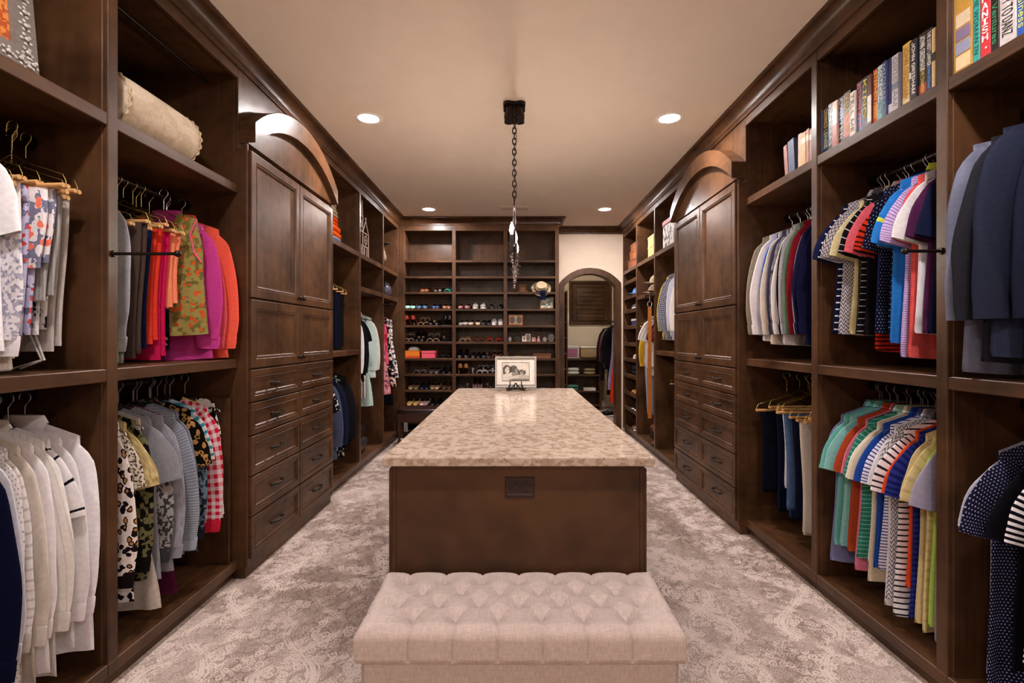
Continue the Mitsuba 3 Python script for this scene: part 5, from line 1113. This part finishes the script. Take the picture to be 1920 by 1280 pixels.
NEARB = [(1787, 1824, .30, '#b58a3c', 'gold photo album with picture labels', None, None, -.0), (1826, 1838, .262, '#2f9c94', 'slim teal book', 'THE WOMAN IN', '#16403c', 0), (1839, 1858, .262, '#c4303a', 'red language book with white lettering', 'SPANISH.', '#f0e8e8', 0), (1859, 1874, .255, '#1a1715', 'black book with green lettering', 'New Ventures', '#2c8c58', 0),
         (1875, 1906, .27, '#bab4b2', 'thick grey book with black lettering', 'STRATEGY TO DANZ', '#1c1a1c', 0), (1908, 1926, .26, '#2450a0', 'blue business book with yellow lettering', 'Your Business', '#e6d850', 0), (1928, 1950, .25, '#3c6c9c', 'pale blue paperback', None, None, 0)]
for a, b, h, col, desc, tt, tc, _ in NEARB:
    y1, y0 = FPX * 1.622 / (a - 963), FPX * 1.622 / (b - 963); y1 = min(y1, 1.826)
    k = book(f'{desc} on the top shelf at far right', 1, y0 + .0004, y1 - .0004, RT, h, .19, plain(col), FR + .02, 0, tt, tc or '#ffffff', .66)
    if 'gold' in desc:
        M = T().translate([FR + .02, (y0 + y1) / 2, RT]); w = y1 - y0
        for q, (z0, z1, c) in enumerate(((.012, .062, '#dcc094'), (.068, .112, '#8c90a8'), (.118, .160, '#7c6c88'), (.166, .215, '#cdbb9c'))):
            part(k, 'label', shape(box(-.0016, .001, -w * .40, w * .36, z0, z1, .0003), 'satin', F('blotch', c, '#5a4a5c', period=.02, duty=.62) if q in (1, 2) else plain(c)), M)

# ================================================================== DECOR ON THE UPPER SHELVES
k = thing('bolster_cushion', 'cream damask bolster cushion on the upper left shelf', 'cushion')
prof_ = [(0, 0), (.06, .003), (.105, .012), (.122, .035), (.126, .10), (.127, .26), (.126, .42), (.122, .485), (.105, .508), (.06, .517), (0, .52)]
bp = np.array(prof_); tt_ = np.linspace(0, len(bp) - 1, 46); bp = np.stack([np.interp(tt_, range(len(bp)), bp[:, 0]), np.interp(tt_, range(len(bp)), bp[:, 1])], 1)
BM = axes((-(FL + .155), 2.02, LT + .134), (1, 0, 0), (0, 0, 1), (0, 1, 0))
bm = fit(lathe(bp, 40), BM); part(k, 'cover', shape(bm, 'cloth', F('pane', '#cdbba4', '#bfab90', period=.045, duty=.10), 50, None) if False else shape(bm, 'cloth', F('blotch', '#cdbca7', '#c3b199', period=.05, duty=.5), True, np.stack([np.arctan2(bm.vertices[:, 2] - LT - .134, bm.vertices[:, 0] + FL + .155) * .127, bm.vertices[:, 1]], 1)))
for yy in (.030, .490):
    a = np.linspace(0, 2 * PI, 90, endpoint=False)
    part(k, 'braid', shape(fit(tube([((.122 + .004 * math.cos(22 * t)) * math.cos(t), (.122 + .004 * math.cos(22 * t)) * math.sin(t), yy + .005 * math.sin(22 * t)) for t in a], .006, 6, closed=True), BM), 'cloth', plain('#c4b294'), True))
k, M, G = frame('ornate_picture', 'orange picture in an ornate silver frame on the top left shelf', -(FL + .06), 1.40, LT + .003, .54, .585, .075, plain('#5e5853'), F('blotch', '#8c3a14', '#b06a2c', period=.012), depth=.03, lean=5, turn=90, bs='glossy', cat_='framed picture')
orn = []
r2 = np.random.default_rng(3)
for side in range(4):
    n = 13
    for i in range(n):
        u = (i + .5) / n
        cx_, cz_ = ((-.27 + .54 * u, .037), (-.27 + .54 * u, .548), (-.2325, .585 * u), (.2325, .585 * u))[side]
        for q in range(5):
            a = q * 2 * PI / 5 + i; orn.append(ball(.006, (cx_ + .016 * math.cos(a), -.016, cz_ + .016 * math.sin(a)), 1, (1, .5, 1)))
        orn.append(ball(.008, (cx_, -.019, cz_), 1, (1, .7, 1)))
part(k, 'ornament', shape(cat(orn), 'glossy', plain('#9a948e'), True), M, label='embossed silver rosettes')
# folded knitwear
rg = np.random.default_rng(6); z = LT
for lab, f, h, sx, sy in (('pale blue folded shirt at the bottom of the folded stack', F('floral', '#a9b6d4', '#d8dcea', '#8c9cc0', .04, .3), .055, .15, .23), ('large bright orange folded sweater in the folded stack', plain('#d4551c'), .115, .14, .24), ('orange folded sweater above the large orange one', plain('#c94a16'), .075, .12, .21), ('beige folded sweater in the folded stack', plain('#9c8c74'), .07, .12, .21), ('beige folded sweater topmost of the folded stack', plain('#a08f76'), .065, .105, .19)):
    folded(lab, -(FL + .20), 4.50, z, sx, sy, h, f, rg, name='folded_sweater'); z += h
# wire cathedral
k = thing('cathedral_ornament', 'pale metal wire cathedral ornament on the upper left shelf', 'ornament')
met = plain('#b09c92')
def bars(segs, r=.006): return cat([tube([a, b], r, 6) for a, b in segs])
x_ = -(FL + .05); y_ = 5.10; zb = LT
def P_(u, w): return (x_, y_ + u, zb + w)
for nm, sg_ in (('tower_frame', [(0, 0, 0, .42), (.16, 0, .16, .42), (0, .42, .16, .42), (0, .26, .16, .26), (0, .42, .03, .585), (.06, .42, .03, .585), (.10, .42, .13, .585), (.16, .42, .13, .585)]),
                ('nave_frame', [(.16, .26, .37, .26), (.37, 0, .37, .26), (.16, .26, .265, .40), (.37, .26, .265, .40), (.16, .12, .37, .12), (.265, .40, .265, .44), (.245, .42, .285, .42)]),
                ('base_frame', [(0, .005, .37, .005), (.10, 0, .10, .12), (.22, 0, .22, .12), (.31, 0, .31, .12)])):
    part(k, nm, shape(bars([(P_(a, b), P_(c, d)) for a, b, c, d in sg_]), 'satin', met, 40))
for cu, cw, r in ((.08, .34, .045), (.265, .19, .05)):
    part(k, 'rose_window', shape(cat(tube([P_(cu + r * math.cos(t), cw + r * math.sin(t)) for t in np.linspace(0, 2 * PI, 22, endpoint=False)], .004, 6, closed=True), bars([(P_(cu - r, cw), P_(cu + r, cw)), (P_(cu, cw - r), P_(cu, cw + r))], .003)), 'satin', met, 40))
part(k, 'stand', shape(box(x_ - .03, x_ + .03, y_ - .005, y_ + .375, zb, zb + .006, .001), 'satin', met))
# owl with a mortarboard
k = thing('owl_figurine', 'silver owl figurine wearing a black graduation cap', 'figurine'); ox_, oy_, oz_ = -(FL + .10), 6.12, LT
part(k, 'body', shape(mv(lathe([(0, .05), (.05, .055), (.075, .09), (.08, .14), (.066, .19), (.062, .215), (.066, .24), (.05, .27), (0, .28)], 20), ox_, oy_, oz_), 'glossy', F('leopard', '#a8988a', '#6c5c50', '#c8bcb0', .03, .4), True))
for q in (-1, 1):
    part(k, 'eye', shape(ball(.016, (ox_ + .055, oy_ - .02 + q * .026, oz_ + .235), 2), 'glossy', plain('#1a1512'), True))
    part(k, 'leg', shape(tube([(ox_, oy_ + q * .03, oz_ + .06), (ox_ + .01, oy_ + q * .034, oz_ + .02), (ox_ + .035, oy_ + q * .036, oz_ + .005)], .006, 6), 'glossy', plain('#5c5048'), 40))
    part(k, 'wing', shape(mv(pillow(.045, .014, .07, 2.4, 16, 8), ox_ - .005, oy_ + q * .076, oz_ + .14), 'glossy', plain('#7c6e62'), True))
part(k, 'beak', shape(mv(lathe([(0, -.02), (.009, 0), (0, .006)], 8), ox_ + .068, oy_ - .01, oz_ + .225), 'glossy', plain('#3a2e20'), 40))
part(k, 'foot_plate', shape(box(ox_ - .05, ox_ + .05, oy_ - .06, oy_ + .06, oz_, oz_ + .006, .002), 'glossy', plain('#4a4038')))
part(k, 'cap', shape(cat(rot(box(ox_ - .10, ox_ + .10, oy_ - .10, oy_ + .10, oz_ + .295, oz_ + .302, .001), 35, (0, 0, 1), (ox_, oy_, 0)), mv(lathe([(.052, .265), (.055, .295), (0, .296)], 20), ox_, oy_, oz_)), 'satin', plain('#1b1a1e'), 40))
def roll(label, x, y, z, r, L_, f, d=(0, 1, 0)):
    k = thing('felt_roll', label, 'roll'); m = lathe([(r * .62, 0), (r, 0), (r * 1.02, L_ * .5), (r, L_), (r * .62, L_), (r * .6, L_ * .02)], 26)
    dv = np.array(d, float); dv /= np.linalg.norm(dv); up = np.cross(dv, (0, 0, 1.0)); up /= np.linalg.norm(up)
    part(k, 'roll_body', shape(fit(m, axes((x, y, z + r), up, np.cross(dv, up), dv)), 'cloth', f, 50))
roll('cream felt roll standing open at the front of the corner shelf', -(FL + .10), 5.98, 1.88, .062, .20, plain('#c6ad84'), (-.5, .85, 0))
roll('second cream felt roll lying on the first one', -(FL + .13), 6.0, 1.88 + .124, .05, .20, plain('#cdb58e'), (-.7, .6, 0))
k = thing('glass_jar', 'dark patterned glass jar on the corner shelf', 'jar'); part(k, 'jar_body', shape(mv(lathe([(0, .0), (.055, .0), (.075, .03), (.08, .09), (.07, .13), (.05, .15), (.05, .165), (0, .166)], 22), -(FL + .11), 6.42, 1.88), 'glossy', F('dots', '#3a3440', '#8c8494', period=.03, duty=.5), 40)); part(k, 'lid', shape(mv(lathe([(.054, .165), (.054, .18), (.012, .19), (.012, .205), (0, .206)], 18), -(FL + .11), 6.42, 1.88), 'glossy', plain('#2a2630'), 40))
# right-hand upper shelves
RZ = RT
k = thing('photo_box', 'storage box with black and white city photograph and red lid', 'box')
part(k, 'body', shape(box(FR + .03, FR + .27, 4.93, 5.42, RZ, RZ + .25, .003), 'satin', F('blotch', '#c2bab4', '#4a4642', period=.045, duty=.55), False, None))
bpl = box(FR + .0285, FR + .0302, 4.94, 5.41, RZ + .005, RZ + .235, .0003); part(k, 'photo_print', shape(bpl, 'satin', F('blotch', '#c6bdb6', '#45413e', period=.035, duty=.55), False, bpl.vertices[:, 1:]))
bpl = box(FR + .035, FR + .265, 4.9285, 4.9302, RZ + .005, RZ + .235, .0003); part(k, 'photo_print', shape(bpl, 'satin', F('blotch', '#c6bdb6', '#45413e', period=.035, duty=.55), False, bpl.vertices[:, [0, 2]]))
part(k, 'lid', shape(box(FR + .025, FR + .275, 4.925, 5.425, RZ + .25, RZ + .30, .003), 'satin', plain('#a8242e')))
for q, (z0, h) in enumerate(((RZ, .135), (RZ + .136, .115))):
    carton('cardboard_box', f'pale wooden box, {"lower" if q == 0 else "upper"} one of the two stacked on the right shelf', FR + .03, FR + .25, 5.70, 6.02, z0, z0 + h, F('heather', '#c9a86e', '#b8945c', period=.02), F('heather', '#d0b078', '#bd9a62', period=.02), .025)
k = thing('porcelain_figurine', 'small pink and white porcelain figurine beside the stacked boxes', 'figurine'); fx, fy, fz = FR + .10, 5.672, RZ
part(k, 'skirt', shape(mv(lathe([(0, 0), (.032, 0), (.03, .04), (.014, .20), (0, .205)], 18), fx, fy + .02, fz), 'glossy', plain('#c49c98'), 40)); part(k, 'torso', shape(mv(lathe([(0, .20), (.014, .20), (.02, .25), (.008, .285), (0, .286)], 14), fx, fy + .02, fz), 'glossy', plain('#d8c4bc'), 40)); part(k, 'head', shape(ball(.019, (fx, fy + .02, fz + .30), 2), 'glossy', plain('#cba894'), True))
for q, (y0, y1, z0, h, c) in enumerate(((6.62, 7.10, 0, .13, '#8a4a2c'), (6.60, 7.0, .131, .11, '#94522f'), (6.58, 6.95, .242, .09, '#8c5034'))):
    carton('leather_box', ('bottom', 'middle', 'top')[q] + ' brown leather box of the stack on the last right shelf', FR + .04, FR + .26, y0, y1, RZ + z0, RZ + z0 + h, F('heather', c, '#5c2c1a', period=.03), F('heather', c, '#6c3a22', period=.03), .025)
def cap(label, x, y, z, f, turn=0):
    k = thing('baseball_cap', label, 'cap'); M = T().translate([x, y, z]).rotate([0, 0, 1], turn)
    a, b = np.meshgrid(np.linspace(0, PI / 2, 9), np.arange(24) * 2 * PI / 24, indexing='ij')
    P = np.stack([.085 * np.cos(a) * np.cos(b), .10 * np.cos(a) * np.sin(b), .02 + .095 * np.sin(a) ** .9], -1); part(k, 'crown', shape(grid(P, wrap=True), 'cloth', f, True), M)
    t = np.linspace(-1, 1, 15); P = [[( .085 * u, -.075 * math.sqrt(1 - .7 * u * u) - w * .085 * math.sqrt(max(0, 1 - u * u)), .020 - .012 * u * u - .006 * w + dz) for u in t] for w, dz in ((0, 0), (.5, 0), (1, 0), (1, .003), (.5, .004), (0, .004))]
    part(k, 'peak', shape(grid(P), 'cloth', f, 40), M); part(k, 'button', shape(ball(.006, (0, 0, .116), 1), 'cloth', f, True), M)
cap('taupe baseball cap at the front of the cap shelf', FR + .11, 5.78, 1.89, plain('#7a6a58'), 90 + 180)
cap('grey brown baseball cap behind the taupe one', FR + .12, 5.98, 1.89, plain('#8c7c6a'), 250)
cap('beige baseball cap resting on the other caps', FR + .11, 5.87, 1.89 + .105, plain('#a3937c'), 262)
# contents of the narrow shelves by the arch
SH = [2.155, 1.945, 1.75, 1.525, 1.29, 1.075, .847, .604, .385]
cap('light blue baseball cap on a narrow shelf by the arch', FR + .12, 6.75, SH[1], plain('#5c8cc0'), 270)
shoe('grey and white trainer, front one of its pair by the arch', FR + .13, 6.64, SH[2], 'sneaker', plain('#4c4a48'), plain('#a89878'), -90); shoe('grey and white trainer, rear one of its pair by the arch', FR + .14, 6.78, SH[2], 'sneaker', plain('#4c4a48'), plain('#a89878'), -90)
carton('shoe_box', 'navy and white shoe box on a narrow shelf by the arch', FR + .04, FR + .24, 6.60, 6.90, SH[3], SH[3] + .09, plain('#262e58'), plain('#d0ccd0'), .03)
shoe('cream boot shoe on a narrow shelf by the arch', FR + .12, 6.62, SH[5], 'sneaker', plain('#b3a48c'), plain('#d8d0c0'), -90)
folded('dark blue jeans folded on a narrow shelf by the arch', FR + .16, 6.80, SH[6], .12, .20, .13, F('heather', '#2a3040', '#4a5468', period=.01), rg)
shoe('tan suede shoe, front one on its shelf by the arch', FR + .13, 6.62, SH[7], 'loafer', plain('#b0763c'), None, -90); shoe('tan suede shoe, rear one on its shelf by the arch', FR + .13, 6.76, SH[7], 'loafer', plain('#a86e38'), None, -90)
shoe('black and white trainer, front one by the arch', FR + .13, 6.60, SH[8], 'sneaker', plain('#1b1a1e'), plain('#d0ccc8'), -90); shoe('black and white trainer, middle one by the arch', FR + .13, 6.74, SH[8], 'sneaker', plain('#1b1a1e'), plain('#d0ccc8'), -90)
shoe('grey running shoe on the lowest shelf by the arch', FR + .13, 6.64, .107, 'sneaker', plain('#77757c'), plain('#d8d4d4'), -90); shoe('brown shoe on the lowest shelf by the arch', FR + .14, 6.80, .107, 'loafer', plain('#7a4c2c'), None, -90)
# floor of the boot bay
carton('black_shoe_box', 'low black box under the brown boots', FR + .12, FR + .42, 5.85, 6.25, .101, .24, plain('#17151a'), None)
shoe('brown leather boot on the black box, front one', FR + .20, 5.93, .241, 'boot', plain('#6a3a22'), None, -80, L=.29); shoe('brown leather boot on the black box, rear one', FR + .22, 6.07, .241, 'boot', plain('#5e321c'), None, -95, L=.29)
shoe('dark brown ankle boot on the bay floor', FR + .125, 5.74, .101, 'boot', plain('#4a2416'), None, -90, L=.28)
# bags on the floor of the left bays
def bag(name, label, x, y, z, sx, sy, sz, f, handle=True):
    k = thing(name, label, 'bag'); part(k, 'body', shape(mv(fabric_block(sx, sy, sz, rg, 30, 14, .10), x, y, z + sz * 1.07), 'glossy', f, True))
    if handle: part(k, 'strap', shape(tube([(x + sx * .3, y - sy * .7, z + sz * 1.5), (x + sx * .6, y - sy * .4, z + sz * 2.3), (x + sx * .65, y + sy * .3, z + sz * 2.4), (x + sx * .35, y + sy * .7, z + sz * 1.5)], .009, 8), 'glossy', f, 40))
bag('handbag', 'large flat black leather bag on the floor of the dress bay', -(FL + .27), 5.38, .101, .20, .26, .085, plain('#2a292c'), False)
bag('handbag', 'small black bag on top of the flat black bag', -(FL + .25), 5.45, .101 + .165, .15, .20, .06, plain('#131216'))
bag('handbag', 'snakeskin handbag on the floor of the corner bay', -(FL + .20), 6.25, .101, .12, .13, .12, F('leopard', '#5c4438', '#241a16', '#8c6c5c', .03, .5))
single('leaning_board', 'dark wood board leaning against the left drawer tower', 'board', mikit.ply(rot(box(-(FL + .40), -(FL + .03), 2.750, 2.768, .101, 1.02, .003) , -.6, (1, 0, 0), (0, 2.76, .101)), 'wood_upright'))
# vanity stool
k = thing('vanity_stool', 'brown leather topped wooden stool before the shoe bookcase', 'stool'); qx0, qx1, qy0, qy1 = -1.47, -.86, 6.18, 6.56
part(k, 'seat_cushion', shape(mv(pillow((qx1 - qx0) / 2, (qy1 - qy0) / 2, .045, 5, 40, 14), (qx0 + qx1) / 2, (qy0 + qy1) / 2, .425), 'glossy', F('floral', '#2a1a16', '#6c5644', '#8c745c', .04, .2), True))
part(k, 'apron', shape(box(qx0 + .012, qx1 - .012, qy0 + .012, qy1 - .012, .30, .40, .006), 'glossy', plain('#3a1f18')))
for x in (qx0 + .035, qx1 - .035):
    for y in (qy0 + .035, qy1 - .035):
        sgx, sgy = (1 if x > -1.1 else -1), (1 if y > 6.4 else -1)
        part(k, 'leg', shape(tube([(x, y, .32), (x + sgx * .012, y + sgy * .010, .24), (x - sgx * .004, y - sgy * .003, .12), (x + sgx * .004, y + sgy * .004, .012), (x + sgx * .010, y + sgy * .008, 0.0)], [.026, .024, .016, .013, .018], 10), 'glossy', plain('#2c1510'), 40))
for x in (-1.37, -1.16): part(k, 'care_tag', shape(rot(box(x, x + .05, qy0 - .002, qy0 + .002, .18, .30, .0005), 8, (1, 0, 0), (x, qy0, .30)), 'satin', fab('pair', '#56504e', '#d0c8c4') if False else plain('#77706c')))

# ================================================================== FRAMED PHOTOGRAPH ON ITS EASEL
PHX, PHY, PHZ = .018, 4.13, .9146
k, M, G = frame('framed_photograph', 'black and white photograph in a silver frame standing on the worktop', PHX, PHY, PHZ + .022, .345, .262, .012, plain('#a8a29c'), plain('#c9c1b6'), depth=.018, lean=9, mat=plain('#e4dcd2'), bs='glossy', cat_='framed picture', inner=Polygon([(-.112, .058), (.112, .058), (.112, .210), (-.112, .210)]))
INK = [0]
def ink(poly, c, d, nm):
    INK[0] += 1; d += .00005 * INK[0]; part(k, nm, shape(G(poly, d, d + .0003), 'satin', plain(c)), M)
E = lambda x, y, a, b, r=0: affinity.rotate(affinity.translate(affinity.scale(Point(0, 0).buffer(1, 14), a, b), x, y), r)
ink(Polygon([(-.171, .0005 + .012), (.171, .0125), (.171, .2485), (-.171, .2485)]).buffer(-.006, join_style=2).difference(Polygon([(-.159, .0245), (.159, .0245), (.159, .2375), (-.159, .2375)])), '#2e2a28', .0002, 'mount_line')
ink(Polygon([(-.114, .056), (.114, .056), (.114, .212), (-.114, .212)]).difference(Polygon([(-.111, .059), (.111, .059), (.111, .209), (-.111, .209)])), '#2e2a28', .0012, 'mount_line')
pic = Polygon([(-.111, .059), (.111, .059), (.111, .209), (-.111, .209)])
for poly, c in ((E(0, .134, .115, .08), '#d6cec4'), (E(-.074, .150, .034, .040), '#4e4842'), (E(-.093, .128, .014, .03), '#564f49'), (E(-.070, .146, .021, .028, -8), '#c4bab0'), (E(-.077, .155, .004, .002), '#2c2724'), (E(-.062, .155, .004, .002), '#2c2724'), (E(-.068, .134, .010, .004), '#e8e0d8'),
                (E(-.068, .086, .05, .034, 8), '#d0c7bd'), (E(-.018, .156, .032, .030, 10), '#5b544d'), (E(-.042, .150, .012, .026), '#463f3a'), (E(.008, .146, .017, .014, -20), '#857c73'), (E(-.012, .162, .004, .003), '#1f1b19'), (E(.019, .150, .005, .004), '#1f1b19'), (E(.0, .112, .035, .02), '#8b8279'),
                (E(.050, .128, .027, .024, -10), '#6c645c'), (E(.026, .126, .009, .018, 15), '#4c4640'), (E(.074, .126, .009, .018, -15), '#4c4640'), (E(.050, .120, .015, .014), '#a79d93'), (E(.050, .124, .005, .004), '#1f1b19'), (E(.041, .136, .003, .003), '#1f1b19'), (E(.060, .136, .003, .003), '#1f1b19'),
                (E(.0, .086, .075, .016, 10), '#cabfb4'), (E(.07, .092, .045, .014, -4), '#b4aa9f'), (E(.03, .066, .085, .010), '#756e66')):
    ink(poly.intersection(pic), c, .0012, 'print')
k = thing('picture_easel', 'dark scrolled iron easel holding the framed photograph', 'easel')
ez = PHZ + .005; ey = PHY - .03
def sp(fn, n=26, r=.0045): return tube([fn(t) for t in np.linspace(0, 1, n)], r, 8)
for q in (-1, 1):
    part(k, 'scroll_foot', mikit.ply(sp(lambda t: (PHX + q * (.012 + .065 * t + .022 * math.sin(t * 4.4)), ey - .012 - .016 * math.sin(PI * t), ez + .024 + .022 * math.sin(t * 6.0 + 2.2) * (1 - .3 * t))), 'bronze', smooth=40))
    part(k, 'foot', mikit.ply(sp(lambda t: (PHX + q * (.02 + .055 * t), ey - .012 + .02 * t, ez + .02 * (1 - t) ** 2), 10), 'bronze', smooth=40))
    part(k, 'finial', mikit.ply(sp(lambda t: (PHX + q * .013 * math.sin(PI * t), ey - .022, ez + .012 + .052 * t), 14), 'bronze', smooth=40))
    part(k, 'back_leg', mikit.ply(tube([(PHX + q * .05, ey + .018, ez + .012), (PHX + q * .045, ey + .052, ez + .10), (PHX + q * .02, ey + .066, ez + .16)], .004, 8), 'bronze', smooth=40))
part(k, 'ledge', mikit.ply(tube([(PHX - .085, ey + .005, ez + .014), (PHX, ey - .0, ez + .012), (PHX + .085, ey + .005, ez + .014)], .0045, 8), 'bronze', smooth=40))
part(k, 'rear_strut', mikit.ply(tube([(PHX, ey + .064, ez + .15), (PHX, ey + .13, ez)], .004, 8), 'bronze', smooth=40))
# shoes of the far rack and under the far rail
for i, (z, c, d) in enumerate(((RK[2], '#3a3a40', 'dark'), (RK[3], '#b8b0a8', 'pale grey'), (RK[4], '#1d1c22', 'black'), (RK[5], '#3f4c48', 'grey green'), (RK[7], '#8c2c30', 'red'))):
    shoe(f'{d} shoe on the tall rack beyond the arch', .88, 9.0, z, 'flat', plain(c))
for i, y in enumerate((8.55, 8.68)): shoe(f'black trainer on the floor beyond the arch, {"nearer" if i == 0 else "farther"} one', 1.66, y, .0, 'sneaker', plain('#1a191d'), plain('#8c8a8c'), -90)

# belt on the pull-out rod of the boot bay
k = thing('leather_belt', 'long tan leather belt hanging from the rod in front of the caps bay', 'belt'); bxx, byy = FR - .055, 5.63
part(k, 'strap', shape(box(bxx - .02, bxx + .02, byy - .004, byy + .004, .44, 1.70, .001), 'glossy', plain('#a8642e')))
part(k, 'buckle', shape(cat(tube([(bxx + .024 * math.cos(t), byy, 1.735 + .034 * math.sin(t)) for t in np.linspace(0, 2 * PI, 20, endpoint=False)], .004, 6, closed=True), tube([(bxx, byy, 1.77), (bxx, byy, 1.815), (bxx, byy - .012, 1.836), (bxx, byy + .0, 1.842), (bxx, byy + .012, 1.836), (bxx, byy + .012, 1.815)], .003, 6)), 'chrome', None, 40))

# ------------------------------------------------------------------ the dye table goes to the renderer last
HOLD['t'] = mi.Float([float(f[0]) for f in FAB]); HOLD['d'] = mi.Float([float(f[4]) for f in FAB])
for j, c in ((1, 'a'), (2, 'b'), (3, 'c')):
    for q in range(3): HOLD[f'{c}{q}'] = mi.Float([float(f[j][q]) for f in FAB])
dr.eval(HOLD)
